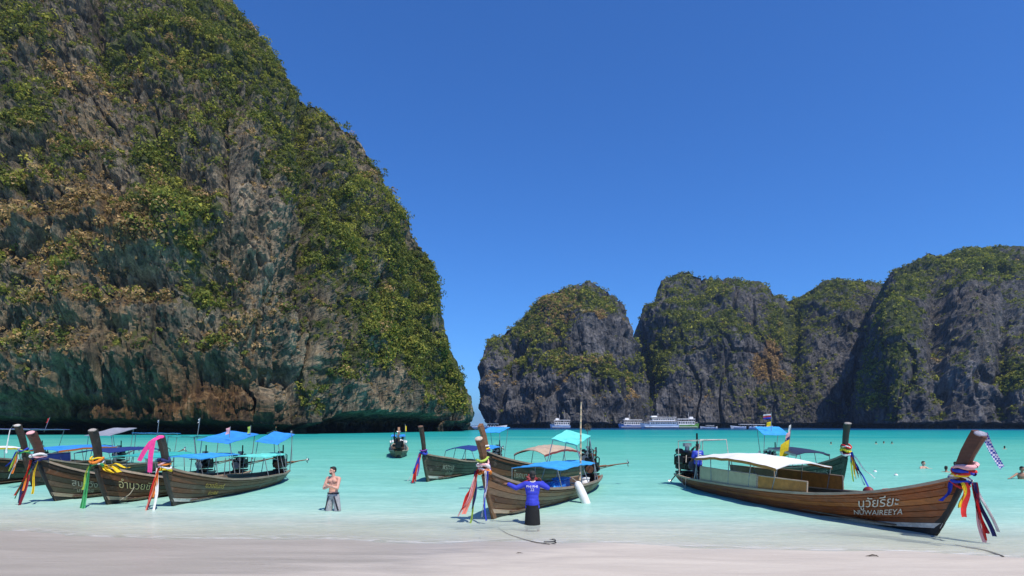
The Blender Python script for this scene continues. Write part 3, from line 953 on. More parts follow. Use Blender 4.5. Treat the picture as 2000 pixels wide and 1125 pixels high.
def make_engine(root, h, yaw=0.0, pitch=0.0, raised=True, scale=1.0, red=False, shaft=2.6):
    """car engine on a pivot at the stern with a long drive shaft"""
    x0 = h.P(.035, 1, 1).x
    zb = h.sh(0.03) + .10
    e = MB()
    e.box((x0, 0, zb - .02), (.55, .50, .07), bev=.015)
    e.box((x0, 0, zb - .30), (.16, .16, .55), bev=.02)
    e.box((x0 + .02, 0, zb + .26), (.62, .30, .40), bev=.04)
    e.box((x0 + .02, .02, zb + .54), (.56, .24, .20), bev=.05)
    e.box((x0 + .0, .19, zb + .40), (.44, .12, .16), bev=.03)
    e.box((x0 + .05, -.21, zb + .36), (.40, .14, .22), bev=.03)
    e.tube([(x0 + .30, .0, zb + .22), (x0 + .40, 0, zb + .22)], .15, 10)
    e.tube([(x0 + .10, -.24, zb + .62), (x0 - .12, -.24, zb + .62)], .085, 8)
    e.tube([(x0 - .12, .24, zb + .20), (x0 + .10, .24, zb + .20)], .08, 8)
    e.box((x0 - .36, 0, zb + .26), (.20, .34, .42), bev=.04)
    e.tube([(x0 + .1, .12, zb + .62), (x0 + .02, .24, zb + .74), (x0 - .18, .26, zb + .66), (x0 - .26, .22, zb + .35)], .025, 5)
    e.tube([(x0 + .25, -.15, zb + .5), (x0 + .36, -.22, zb + .3), (x0 + .3, -.2, zb + .1)], .022, 5)
    e.tube([(x0 - .1, -.1, zb + .6), (x0 - .2, -.3, zb + .5), (x0 - .3, -.25, zb + .2)], .02, 5)
    eng = e.obj('engine', BLACKM, root)
    a = MB()
    a.tube([(x0 - .02, .02, zb + .64), (x0 - .02, .02, zb + .76)], [.07, .07], 8)
    a.tube([(x0 - .02, .02, zb + .76), (x0 - .02, .02, zb + .86)], [.13, .13], 10)
    a.obj('air_filter', STEEL if not red else RUST, eng)
    a = MB()
    a.tube([(x0 + .18, .18, zb + .42), (x0 + .22, .22, zb + .75), (x0 + .20, .22, zb + 1.16)], [.035, .032, .03], 6)
    a.obj('exhaust_pipe', BLACKM, eng)
    a = MB()
    a.tube([(x0 + .405, 0, zb + .22), (x0 + .43, 0, zb + .22)], .17, 12)
    a.tube([(x0 + .40, .16, zb + .50), (x0 + .43, .16, zb + .50)], .08, 10)
    a.obj('pulley', RUST if red else STEEL, eng)
    a = MB()
    a.tube([(x0 + .3, .05, zb + .40), (x0 + .8, .10, zb + .52), (x0 + 1.2, .10, zb + .55)], .022, 6)
    a.obj('tiller', PIPE, eng)
    c = math.cos(pitch)
    d = Vector((-math.cos(yaw) * c, -math.sin(yaw) * c, math.sin(pitch)))
    p0 = Vector((x0 - .40, 0, zb + .26))
    p1 = p0 + d * shaft
    a = MB()
    a.tube([p0, p0 + d * .5], .05, 6)
    a.tube([p0 + d * .45, p1], .026, 6)
    a.beam(p0 + d * .2 + Vector((0, 0, -.1)), p0 + d * (shaft * .7), .02, .03)
    sh = a.obj('drive_shaft', RUST, root)
    b = MB()
    b.ell(p1, (.05, .05, .05), 8, 5)
    u = d.orthogonal().normalized(); w = d.cross(u)
    for k in range(3):
        an = 2.1 * k + .5
        r = u * math.cos(an) + w * math.sin(an)
        tn = d.cross(r)
        b.add([p1 + r * .03 - tn * .03, p1 + r * .12 - tn * .07 + d * .02, p1 + r * .20 + tn * .01 + d * .03, p1 + r * .14 + tn * .08 - d * .01, p1 + r * .04 + tn * .03,
               p1 + r * .10 + d * .03], [(0, 1, 5), (1, 2, 5), (2, 3, 5), (3, 4, 5), (4, 0, 5), (4, 3, 2, 1, 0)])
    b.obj('propeller', STEEL, sh)
    if scale != 1.0:
        for o in [eng] + list(eng.children):
            for v in o.data.vertices:
                v.co = Vector((x0, 0, zb - .1)) + (v.co - Vector((x0, 0, zb - .1))) * scale
    return x0, zb

def make_roof(root, h, t0, t1, z, mat, width=.92, camber=.14, droop=.10, edge=None, posts=4, tilt=0.0, pm=PIPE, th=.03, uneven=.02, seed=0, part='canopy'):
    """low passenger awning on thin posts, with a turned down edge"""
    r = random.Random(seed)
    nx, ny = 13, 9
    rows = []
    for i in range(nx):
        q = i / (nx - 1)
        t = t0 + (t1 - t0) * q
        w = h.B * max(h.bm(t), .55) * width
        x = h.P(t, 1, 1).x
        row = []
        for j in range(ny):
            s = -1 + 2 * j / (ny - 1)
            zz = z + tilt * (q - .5) - droop * (2 * q - 1) ** 2 - camber * s * s + r.uniform(-1, 1) * uneven - .018 * abs(math.sin(q * math.pi * (posts - 1)))
            row.append(Vector((x, s * w, zz)))
        rows.append(row)
    can = MB().slab(rows, th).obj(part, mat, root, False)
    if edge is not None:
        for jj in (0, ny - 1):
            o = Vector((0, .02 if jj else -.02, 0))
            rr = [[row[jj] + o + Vector((0, 0, .01)), row[jj] + o - Vector((0, 0, .085)), row[jj] - o * .2 - Vector((0, 0, .085))] for row in rows]
            MB().grid(rr).obj('awning_edge', edge, can)
    for i in range(posts):
        q = .04 + .92 * i / max(1, posts - 1)
        t = t0 + (t1 - t0) * q
        ii = min(nx - 1, int(round(q * (nx - 1))))
        for sd, jj in ((-1, 0), (1, ny - 1)):
            top = rows[ii][jj].copy()
            base = h.P(t, .98, sd) + Vector((0, -sd * .04, 0))
            top.y *= .97
            MB().tube([base, top - Vector((0, 0, .01))], .017, 5).obj('post', pm, can)
    return rows, can

def make_engine_frame(root, h, z, mat, t0=.02, t1=.17, tilt=.25, pm=PIPE, w=.62, cover=True, over=.12, side_tilt=0.0):
    """pipe frame over the engine, most with a sunshade lashed on top"""
    x0, x1 = h.P(t0, 1, 1).x, h.P(t1, 1, 1).x
    y = h.B * w
    m = MB()
    tops = {}
    for x, dz, t in ((x0, -tilt / 2, t0), (x1, tilt / 2, t1)):
        for sd in (-1, 1):
            b = h.P(t, .98, sd)
            tp = Vector((x, sd * y, z + dz + sd * side_tilt))
            tops[(x, sd)] = tp
            m.tube([Vector((x, b.y, b.z)), Vector((x, b.y * .35 + tp.y * .65, b.z * .4 + tp.z * .6)), tp], .018, 5)
        m.tube([tops[(x, -1)], tops[(x, 1)]], .018, 5)
    for sd in (-1, 1):
        m.tube([tops[(x0, sd)], tops[(x1, sd)]], .018, 5)
    fr = m.obj('sunshade_frame', pm, root)
    if cover:
        rows = []
        for i in range(7):
            q = -over + (1 + 2 * over) * i / 6
            rows.append([tops[(x0, -1)].lerp(tops[(x1, -1)], q).lerp(tops[(x0, 1)].lerp(tops[(x1, 1)], q), -.06 + 1.12 * j / 6) + Vector((0, 0, .035 - .05 * math.sin(j / 6 * math.pi) * abs(math.sin(i / 6 * math.pi)) + .012 * math.sin(i * 2.1 + j * 1.7))) for j in range(7)])
        MB().slab(rows, .02).obj('sunshade', mat, fr)
    return tops

def strip(mb, pts, w, tw=0.0, side=Vector((0, 1, 0))):
    rows = []
    for i, p in enumerate(pts):
        p = Vector(p)
        a = tw * i / max(1, len(pts) - 1)
        ww = w[i] if isinstance(w, (list, tuple)) else w
        s = Matrix.Rotation(a, 3, 'Z') @ side
        rows.append([p - s * ww / 2 + Vector((.008, 0, 0)), p + Vector((-.012, 0, .004)), p + s * ww / 2 + Vector((.008, 0, 0))])
    return mb.slab([[q for q in r] for r in rows], .006) if False else mb.grid(rows)

def ribbons(boat, along, q0, wraps, tails, label, group, hang=0.0, seed=0, width=0.146, chord=0.286, scale=1.0):
    """garlands knotted round the prow post: wraps = colours, tails = (colour, length, sideways, forward, width)"""
    r = random.Random(seed)
    M = boat.matrix_basis
    anchor = along(q0)
    root = empty('prow_ribbons', M @ anchor, boat.rotation_euler.z)
    tag(root, label, 'ribbons', group)
    dirv = (along(min(q0 + .2, 1.0)) - along(q0)).normalized()
    for i, c in enumerate(wraps):
        off = dirv * (i * .07 - .05 + r.uniform(-.03, .03))
        tl, tw, fat = r.uniform(-.35, .2), r.uniform(-.3, .3), r.uniform(.7, 1.5)
        pts = []
        for k in range(15):
            a = 2 * math.pi * k / 14
            rx, ry = chord * .60 + .03 * r.random(), width * .75 + .03 * r.random()
            pts.append(off + Vector((math.cos(a) * rx, math.sin(a) * ry, tl * rx * math.cos(a) + tw * ry * math.sin(a) + .035 * math.sin(a * 2 + i * 2))))
        MB().tube(pts, [(.024 + .022 * r.random()) * fat for _ in pts], 6, False).obj('garland', CLOTH[c], root, True)
    for i, (c, ln, sy, fx, w) in enumerate(tails):
        p = Vector((chord * .55 * (1 if fx >= 0 else -.4), (.10 + .05 * r.random()) * (1 if sy >= 0 else -1), -.02))
        pts = []
        n = 9
        for k in range(n):
            q = k / (n - 1)
            pts.append(p + Vector((fx * q + .03 * math.sin(q * 6 + i), sy * q ** 1.3 + .03 * math.sin(q * 5 + 2 * i), -ln * q + (.06 * math.sin(q * 9 + i) if abs(sy) > .3 else 0))))
        mb = MB()
        strip(mb, pts, [w * .8 * (.45 + .6 * math.sin(min(1, .25 + k / (n - 1)) * 1.7)) for k in range(n)], r.uniform(.6, 2.2), Vector((math.cos(i * 1.1) * .6, .8, 0)).normalized())
        strip(mb, [Vector(q_) + Vector((.02, .015, .01)) for q_ in pts], [w * .55] * n, r.uniform(-1.5, .2), Vector((.8, .5, 0)).normalized())
        mb.obj('ribbon', CLOTH[c], root, True)
    return root

def hull_text(root, h, body, size, tc, kc, side, mat, squeeze=1.0, slant=0.0):
    """painted on the planking: follows the curve of the hull"""
    me = text_mesh(body, size)
    hgt = max(.3, h.sh(tc) - h.kl(tc))
    n = len(me.vertices)
    co = np.zeros(n * 3, np.float32)
    me.vertices.foreach_get('co', co)
    co = co.reshape(-1, 3)
    out = []
    for x, y, _ in co:
        a = x * squeeze
        t = tc + (-a if side > 0 else a) / (h.L + .6)
        k = kc + (y + slant * a) / hgt
        k = min(max(k, .05), .99)
        out.append(h.P(t, k, side) + h.N(t, k, side) * .034)
    me.vertices.foreach_set('co', np.array([tuple(p) for p in out], np.float32).ravel())
    me.update()
    me.materials.append(mat)
    o = bpy.data.objects.new('lettering', me)
    return link(o, root)

def place_boat(bow, stern):
    """bow and stern waterline pixels -> root empty, length"""
    b = gp(*bow) if len(bow) == 2 else Vector(bow)
    s = gp(*stern) if len(stern) == 2 else Vector(stern)
    return b, s

def boat_root(b, s, label, cat='boat', group='longtail boats moored off the beach', name='longtail_boat'):
    b, s = Vector((b[0], b[1], 0)), Vector((s[0], s[1], 0))
    d = b - s
    o = empty(name, (b + s) / 2, math.atan2(d.y, d.x))
    o.matrix_basis = Matrix.Translation(o.location) @ Matrix.Rotation(o.rotation_euler.z, 4, 'Z')
    tag(o, label, cat, group)
    return o, d.length

def loc2w(root, p):
    return Matrix.Translation(root.location) @ Matrix.Rotation(root.rotation_euler.z, 4, 'Z') @ Vector(p)

def flag(root, h, t, y, z0, z1, cloths, label, lean=(0, 0), group='flags on the boats'):
    """a pole with cloths hanging from it"""
    x = h.P(t, 1, 1).x
    w = loc2w(root, (x, y, z0))
    f = empty('flag', w, root.rotation_euler.z)
    tag(f, label, 'flag', group)
    tip = Vector((lean[0], lean[1], z1 - z0))
    MB().tube([Vector((0, 0, 0)), tip], .016, 5).obj('pole', PIPE, f)
    for (q0, q1, wd, c, sw) in cloths:
        rows = []
        for i in range(6):
            q = q1 + (q0 - q1) * i / 5
            p = tip * q
            rows.append([p + Vector((0, 0, 0)), p + Vector((.03 * math.sin(i), -wd * .5, -.02 - sw * .4)), p + Vector((.03 * math.cos(i * 1.3), -wd, -.03 - sw))])
        MB().grid(rows).obj('flag_cloth', CLOTH[c], f, True)
    return f

ROW = 'longtail boats moored in a row on the left'
MIDG = 'longtail boats moored in the middle of the bay'
RIGHTG = 'longtail boats moored on the right'
RIBG = 'ribbons tied to the boat prows'

def longtail(bow, stern, label, group, B=.95, nst=6, planks='brown', bottom=TARRED, boot=None, boot_t=(.5, 1), prow=dict(), hullkw=dict(), engine=dict(), canopy=None, canopies=(), shade=None, rail=RAILW):
    root, L = boat_root(bow, stern, label, group=group)
    h = Hull(L, B, **hullkw)
    pl = planks if isinstance(planks, (list, tuple)) else [planks]
    make_hull(root, h, nst, [WOOD[p] for p in pl], bottom, boot, boot_t, rail)
    al = make_prow(root, h, **prow)
    if engine is not None:
        make_engine(root, h, **engine)
    for c in canopies:
        make_roof(root, h, **c)
    if shade:
        make_engine_frame(root, h, **shade)
    return root, h, al

# ------------------------------------------------------------------ the large boat on the right
J, Jh, Ja = longtail(gp(1828, 1046), gp(1338, 946), 'large varnished longtail boat with white canopy moored bow to the beach at right', RIGHTG, B=1.05, nst=8,
    planks=['redbrown', 'redbrown', 'red', 'red', 'orange', 'red', 'red'], boot=WHITEW, boot_t=(.45, 1), hullkw=dict(bow=1.46, mid=.52, stern=.44, rake=.68),
    prow=dict(top=2.42, fwd=.40, wmat=PROWR, smat=TARRED, width=0.172, chord=0.319, cap=plain('prow_cap_cloth', (.30, .30, .36), .8, .4, 20)),
    engine=dict(yaw=.0, pitch=-.6, shaft=1.5, scale=1.45),
    canopies=[dict(t0=.20, t1=.605, z=1.60, mat=TARP['white'], camber=.16, droop=.16, edge=AMBER, posts=5, seed=2, width=.95)],
    shade=dict(z=1.98, mat=None, cover=False, t0=.06, t1=.20, tilt=.1, pm=WHITEW, w=.55))
hull_text(J, Jh, 'นูวัยรียะ', .30, .866, .68, -1, LETTER, 1.15, .02)
hull_text(J, Jh, 'NUWAIREEYA', .185, .866, .49, -1, LETTER, 1.15, .02)
# side screens under the awning, both sides
def side_panel(root, h, t0, t1, side, mat, z1, frame=RAILW, name='side_screen', z0=.03):
    rows = []
    for i in range(9):
        t = t0 + (t1 - t0) * i / 8
        b = h.P(t, 1, side) - Vector((0, side * .05, -z0))
        rows.append([b, b.lerp(Vector((b.x, b.y * .99, z1 - .02 * math.sin(i * .9))), .5) + Vector((0, side * .012 * math.sin(i * 1.9), 0)), Vector((b.x, b.y * .98, z1))])
    m = MB(); m.grid(rows)
    o = m.obj(name, mat, root, True)
    a = MB()
    a.tube([r[2] for r in rows], .022, 5)
    for i in (0, 8):
        a.tube([rows[i][0], rows[i][2]], .022, 5)
    a.obj('screen_frame', frame, o)
    return o
side_panel(J, Jh, .235, .53, -1, BEIGE, 1.0)
side_panel(J, Jh, .535, .70, -1, AMBER, .98)
side_panel(J, Jh, .40, .645, 1, AMBER, 1.05)
side_panel(J, Jh, .20, .39, 1, BEIGE, 1.0)
m = MB()
for i in range(7):
    m.ell(Jh.P(.80 + .012 * i, 1, 1) + Vector((0, -.22 - .04 * (i % 2), .03)), (.16, .12, .07), 8, 5)
m.obj('red_canvas', CLOTH['red'], J, True)
ribbons(J, Ja, .0, ['red', 'blue', 'white', 'yellow', 'red', 'blue', 'palepink'],
        [('red', .75, -.10, .10, .16), ('maroon', 1.1, .10, .22, .12), ('navy', 1.15, .18, .30, .10), ('white', 1.05, .30, .34, .10), ('red', 1.25, .08, .25, .09), ('blue', .45, -.2, -.1, .13), ('yellow', .55, -.12, .05, .08), ('palepink', 1.3, .05, .2, .08)],
        'red blue and white garlands on the thick prow of the big right hand boat', RIBG, seed=4, width=0.163, chord=0.370)
# scarf blowing from the top of that prow
def scarf(boat, along, q, pts, w, c, label, stripe=None):
    a = along(q)
    o = empty('scarf', boat.matrix_basis @ a, boat.rotation_euler.z)
    tag(o, label, 'scarf', 'scarves on the prow tops')
    inv = Matrix.Rotation(-boat.rotation_euler.z, 3, 'Z')
    P3 = [inv @ Vector(p) for p in pts]
    mb = MB(); strip(mb, P3, w, .5, inv @ Vector((.7, -.4, .6)))
    mb.obj('scarf_cloth', CLOTH[c] if not hasattr(c, 'name') else c, o, True)
    return o
t = NT('checked_cloth')
ck = t.n('TexChecker'); t.l(t.coord('Object'), ck.inputs[0]); ck.inputs['Scale'].default_value = 22
ck.inputs[1].default_value = (.62, .62, .72, 1); ck.inputs[2].default_value = (.03, .05, .32, 1)
CHECK = t.surf(t.bsdf(ck.outputs[0], .85))
scarf(J, Ja, .97, [(.10, 0, .03), (.17, .02, -.10), (.27, .04, -.30), (.36, .03, -.47), (.46, .05, -.62), (.52, .04, -.72)], .12, CHECK, 'blue and white checked scarf blowing from the right hand prow top')

# ------------------------------------------------------------------ green boat behind it
K, Kh, Ka = longtail(gp(1642, 957), gp(1503, 922), 'dark green longtail boat half hidden behind the big right hand boat', RIGHTG, B=.95, nst=6, planks=['green'], hullkw=dict(bow=1.45, mid=.60, rake=.5),
    prow=dict(top=2.68, fwd=.15, wmat=PROWK, smat=WOOD['green'], width=0.181, chord=0.286, cap=plain('worn_grey_top', (.32, .29, .26), .8, .3, 9)),
    engine=dict(yaw=-.1, pitch=.05), canopies=[dict(t0=.10, t1=.66, z=1.52, mat=TARP['dark'], camber=.10, droop=.14, posts=4, seed=7, edge=WHITEW, width=.8)],
    shade=dict(z=2.28, mat=TARP['sky'], t0=.0, t1=.14, tilt=-.35))
hull_text(K, Kh, 'ศรีสมุทร', .30, .86, .62, -1, LETTERF, 1.0)
ribbons(K, Ka, .14, ['white', 'red', 'yellow', 'lime', 'white', 'red'], [('yellow', 1.0, .15, .15, .10), ('red', .8, .25, .1, .12), ('blue', 1.25, .55, .1, .22), ('blue', 1.2, .45, .1, .18), ('lime', 1.1, .02, .15, .08), ('orange', .95, .2, .1, .10), ('white', 1.0, .85, .1, .07)],
        'yellow red and blue ribbons on the tall prow of the green boat', RIBG, seed=9, width=0.189, chord=0.302)
flag(K, Kh, .52, -.6, 1.2, 2.65, [(.0, .52, .42, 'yellow', .25), (.45, .62, .22, 'navy', .12), (.56, .78, .20, 'palepink', .10), (.78, 1.0, .10, 'white', .03)], 'tall pole hung with yellow and pink cloths above the green boat', (.0, .12))
flag(K, Kh, .06, 0, 2.25, 3.35, [(.74, .82, .42, 'red', .0), (.82, .90, .42, 'white', .0), (.66, .74, .42, 'blue', .0), (.30, .52, .24, 'yellow', .03)], 'small striped flag over a yellow one on the green boat')

# ------------------------------------------------------------------ middle group
I, Ih, Ia = longtail(gp(962, 1014), gp(1158, 948), 'brown longtail boat in the centre with flat blue canopy and man at its side', MIDG, B=.98, nst=7, planks=['brown', 'tan', 'brown', 'grey', 'tan', 'brown'], boot=RAILW, boot_t=(.55, 1),
    hullkw=dict(bow=1.40, mid=.50, rake=.55), prow=dict(top=2.25, fwd=.30, wmat=PROWT, smat=WOOD['tan'], width=0.163, chord=0.235, cap=plain('pale_top', (.60, .50, .38), .8, .3, 9)),
    engine=dict(yaw=-1.15, pitch=.12, shaft=1.45, red=True), canopies=[dict(t0=.24, t1=.66, z=1.30, mat=TARP['sky'], camber=.10, droop=.05, posts=3, seed=11, width=.9, tilt=.05)],
    shade=dict(z=2.12, mat=TARP['aqua'], t0=.22, t1=.38, tilt=-.30, over=.02, side_tilt=-.10, w=.46))
ribbons(I, Ia, .12, ['orange', 'white', 'salmon', 'white', 'palepink', 'lime'], [('salmon', 1.15, -.25, .25, .15), ('red', 1.0, -.35, .2, .14), ('navy', 1.0, -.05, .18, .13), ('white', 1.2, .02, .2, .10), ('blue', 1.3, .05, .15, .08), ('lime', 1.4, -.15, .2, .06), ('palepink', 1.25, -.4, .3, .10)],
        'pink white and navy ribbons on the leaning prow of the centre boat', RIBG, seed=13, width=0.172, chord=0.252)
H, Hh, Ha = longtail((-.75, 24.2), (4.2, 32.5), 'dark longtail boat with tan canopy behind the centre boat', MIDG, B=1.0, nst=6, planks=['dark', 'dark', 'brown'], hullkw=dict(bow=1.55, mid=.72, stern=.5, rake=.6),
    prow=dict(top=2.62, fwd=.42, wmat=PROWT, smat=WOOD['brown'], width=0.163, chord=0.252), engine=dict(yaw=.3, pitch=.1),
    canopies=[dict(t0=.30, t1=.66, z=1.68, mat=TARP['tan'], camber=.22, droop=.18, posts=3, seed=17, edge=TARP['maroon'], width=.85)])
hull_text(H, Hh, 'โชคมารวย', .34, .80, .50, 1, LETTERF, 1.0)
ribbons(H, Ha, .14, ['white', 'purple', 'yellow', 'white'], [('purple', .8, .25, .05, .14), ('white', .9, .1, .1, .12), ('yellow', .6, .15, .1, .08), ('navy', 1.0, -.05, .15, .1)], 'purple and white ribbons on the prow behind the centre boat', RIBG, seed=19, width=0.172, chord=0.269)
G, Gh, Ga = longtail(gp(834, 941), gp(972, 910), 'olive longtail boat with faded lettering left of the centre boats', MIDG, B=.98, nst=6, planks=['olive', 'olive', 'dark'], hullkw=dict(bow=1.32, mid=.66, rake=.4),
    prow=dict(top=2.55, fwd=.32, wmat=PROWW, smat=WOOD['olive'], width=0.163, chord=0.252, cap=plain('brown_top', (.16, .09, .06), .8, .3, 9)), engine=dict(yaw=.2, pitch=.1), boot=WHITEW, boot_t=(.75, 1),
    canopies=[dict(t0=.36, t1=.62, z=1.50, mat=TARP['navy'], camber=.14, droop=.1, posts=3, seed=21, width=.8), dict(t0=.14, t1=.34, z=1.42, mat=TARP['blue'], camber=.1, droop=.06, posts=2, seed=22, width=.9)],
    shade=dict(z=2.30, mat=TARP['sky'], t0=.0, t1=.16, tilt=-.25))
hull_text(G, Gh, 'พรทะเล', .34, .845, .60, 1, LETTERF, 1.0)
hull_text(G, Gh, 'นำโชค', .26, .83, .36, 1, LETTERF, 1.0)
ribbons(G, Ga, .10, ['navy', 'blue', 'purple'], [('blue', .9, -.15, .25, .16), ('red', 1.3, -.2, .3, .18), ('purple', 1.0, -.05, .2, .12), ('white', 1.2, -.45, .25, .08), ('red', 1.25, -.1, .3, .12)], 'blue and red ribbons on the prow of the olive boat', RIBG, seed=23, width=0.172, chord=0.269)
Fb, Fh_, Fa = longtail((-10.95, 57.0), (-9.0, 46.6), 'small longtail boat seen from its stern alone in open water', MIDG, B=.82, nst=4, planks=['grey', 'olive'], hullkw=dict(bow=1.3, mid=.55, stern=.6),
    prow=dict(top=2.35, fwd=.35, wmat=PROWT, width=.2), engine=dict(yaw=.1, pitch=1.1, shaft=1.3, scale=1.4), canopies=[dict(t0=.25, t1=.6, z=1.4, mat=TARP['white'], posts=3, seed=31)], shade=dict(z=1.75, mat=TARP['blue'], t0=.10, t1=.2, tilt=.1))

# ------------------------------------------------------------------ row on the left
D, Dh, Da = longtail(gp(338, 989), gp(548, 937), 'brown longtail boat with pink banner and yellow lettering nearest in the left row', ROW, B=.98, nst=7, planks=['brown', 'grey', 'brown', 'grey', 'brown', 'brown'], boot=WHITEW, boot_t=(.25, 1),
    hullkw=dict(bow=1.30, mid=.52, rake=.50), prow=dict(top=2.24, fwd=.22, wmat=PROWK, smat=PROWK, width=0.172, chord=0.252, cap=CLOTH['pink']),
    engine=dict(yaw=-.85, pitch=.1, shaft=1.2, red=True), canopies=[dict(t0=.10, t1=.42, z=1.36, mat=TARP['aqua'], camber=.06, droop=.03, posts=3, seed=41, width=.85)], shade=dict(z=2.0, mat=TARP['blue'], t0=.0, t1=.18, tilt=-.34, side_tilt=-.06, w=.46))
hull_text(D, Dh, 'ดวงจันทร์', .20, .80, .68, 1, LETTERY, 1.2)
hull_text(D, Dh, 'อ่าวพีพี', .15, .80, .46, 1, LETTERY, 1.2)
ribbons(D, Da, .10, ['yellow', 'white', 'orange', 'palepink', 'navy'], [('orange', .9, -.05, .18, .12), ('red', 1.4, -.25, .25, .12), ('white', 1.35, -.05, .22, .12), ('salmon', 1.3, -.15, .3, .08)], 'orange and white ribbons on the pink topped prow', RIBG, seed=43, width=0.181, chord=0.269)
mb = MB()
mb.slab([[Vector((.22, -.27, -.98)), Vector((.22, -.13, -1.0))], [Vector((.24, -.24, -.5)), Vector((.24, -.09, -.5))], [Vector((.22, -.18, -.02)), Vector((.22, -.02, -.02))], [Vector((.1, -.12, .06)), Vector((.1, .08, .06))]], .012)
mb.slab([[Vector((.22, -.58, -.62)), Vector((.22, -.46, -.66))], [Vector((.23, -.42, -.32)), Vector((.23, -.29, -.36))], [Vector((.22, -.22, -.04)), Vector((.22, -.07, -.04))]], .012)
bn = empty('banner', D.matrix_basis @ Da(.93), D.rotation_euler.z)
tag(bn, 'bright pink cloth banner knotted to the prow with two hanging tails', 'banner')
mb.obj('banner_cloth', CLOTH['pink'], bn)
C_, Ch, Ca = longtail(gp(210, 986), gp(470, 938), 'dark longtail boat with pale yellow lettering and yellow prow cloth', ROW, B=1.0, nst=7, planks=['dark', 'brown', 'brown', 'dark', 'brown', 'brown'], boot=RAILW, boot_t=(.5, 1),
    hullkw=dict(bow=1.38, mid=.55, rake=.50), prow=dict(top=2.45, fwd=.16, wmat=PROWK, smat=PROWK, width=0.189, chord=0.252, cap=plain('worn_grey_top2', (.36, .32, .28), .8, .3, 9)),
    engine=dict(yaw=-.3, pitch=.08), canopies=[dict(t0=.18, t1=.55, z=1.42, mat=TARP['sky'], camber=.08, droop=.05, posts=4, seed=51)], shade=dict(z=2.05, mat=TARP['blue'], t0=.02, t1=.26, tilt=-.30, side_tilt=-.07))
hull_text(C_, Ch, 'อำนวยชัย', .32, .865, .58, 1, plain('lettering_straw', (.50, .42, .20), .7, .3, 30), 1.15)
ribbons(C_, Ca, .10, ['green', 'white', 'orange', 'yellow'], [('green', 1.5, -.12, .22, .13), ('green', 1.45, -.02, .28, .11), ('yellow', .22, .45, -.2, .22), ('yellow', .10, .75, -.3, .20), ('yellow', .30, .30, -.1, .22), ('lime', .8, -.15, .15, .08)], 'green ribbons and yellow cloth on the square grey prow', RIBG, seed=53, width=0.189, chord=0.269)
Bb, Bh, Ba = longtail(gp(108, 979), gp(400, 938), 'weathered grey brown longtail boat second from the left', ROW, B=1.02, nst=7, planks=['grey', 'olive', 'grey', 'olive', 'brown', 'dark'], boot=RAILW, boot_t=(.5, 1),
    hullkw=dict(bow=1.50, mid=.58, rake=.62), prow=dict(top=2.36, fwd=.28, wmat=PROWW, smat=TARRED, width=0.206, chord=0.269, cap=CLOTH['palepink']),
    engine=dict(yaw=-.2, pitch=.08), canopies=[dict(t0=.2, t1=.58, z=1.48, mat=TARP['teal'], camber=.12, droop=.06, posts=4, seed=61)], shade=dict(z=2.08, mat=TARP['teal'], t0=.02, t1=.22, tilt=.02))
hull_text(Bb, Bh, 'สมหวัง', .28, .86, .58, 1, LETTERF, 1.1)
hull_text(Bb, Bh, 'เกาะพีพี', .18, .86, .40, 1, LETTERF, 1.1)
ribbons(Bb, Ba, .10, ['navy', 'navy', 'palepink', 'white'], [('red', 1.15, -.30, .30, .12), ('orange', 1.0, -.05, .25, .10), ('maroon', 1.55, -.15, .32, .11), ('green', 1.25, -.28, .3, .08), ('navy', 1.4, -.25, .25, .12), ('yellow', 1.1, .0, .25, .08)], 'navy red and orange ribbons on the pink capped prow', RIBG, seed=63, width=0.267, chord=0.286)
A_, Ah, Aa = longtail(gp(64, 950), gp(322, 915), 'longtail boat with a cloth wrapped prow behind the weathered grey one', ROW, B=.95, nst=5, planks=['dark', 'brown'], hullkw=dict(bow=1.45, mid=.6, rake=.5), prow=dict(top=2.60, fwd=.35, wmat=PROWW, width=0.181, chord=0.269, cap=WHITEW),
    engine=dict(yaw=.1, pitch=.1), canopies=[dict(t0=.2, t1=.62, z=1.46, mat=TARP['navy'], camber=.12, droop=.08, posts=4, seed=71)], shade=dict(z=2.12, mat=TARP['sky'], t0=.0, t1=.2, tilt=.05))
ribbons(A_, Aa, .16, ['green', 'lime', 'blue'], [('orange', .9, -.05, .2, .10), ('lime', .8, -.2, .2, .08), ('blue', .6, -.3, .2, .12), ('white', 1.1, -.15, .25, .08)], 'green and orange ribbons on the cloth wrapped prow', RIBG, seed=73, width=0.189, chord=0.286)
scarf(A_, Aa, .98, [(-.08, -.1, .04), (-.2, -.1, -.12), (-.26, -.1, -.4), (-.32, -.1, -.75), (-.36, -.1, -1.0), (-.34, -.1, -1.1)], .10, 'white', 'pale cloth trailing from the wrapped prow at far left')
Zb, Zh, Za = longtail(gp(-62, 954), gp(235, 913), 'longtail boat with a blue canvas cut by the left edge of the view', ROW, B=.98, nst=5, planks=['dark', 'olive', 'brown'], hullkw=dict(bow=1.4, mid=.75, rake=.5), prow=dict(top=2.4, fwd=.35, wmat=PROWW, width=.24),
    engine=dict(yaw=.1, pitch=.1), canopies=[dict(t0=.16, t1=.62, z=1.55, mat=TARP['blue'], camber=.12, droop=.08, posts=4, seed=81, edge=CLOTH['orange'])], shade=dict(z=2.2, mat=TARP['grey'], t0=.0, t1=.2, tilt=-.35))
side_panel(Zb, Zh, .55, .72, 1, TARP['navy'], 1.25, PIPE, 'canvas_screen')
hull_text(Zb, Zh, 'ทรัพย์สมบูรณ์', .24, .70, .62, 1, LETTERF, 1.1)
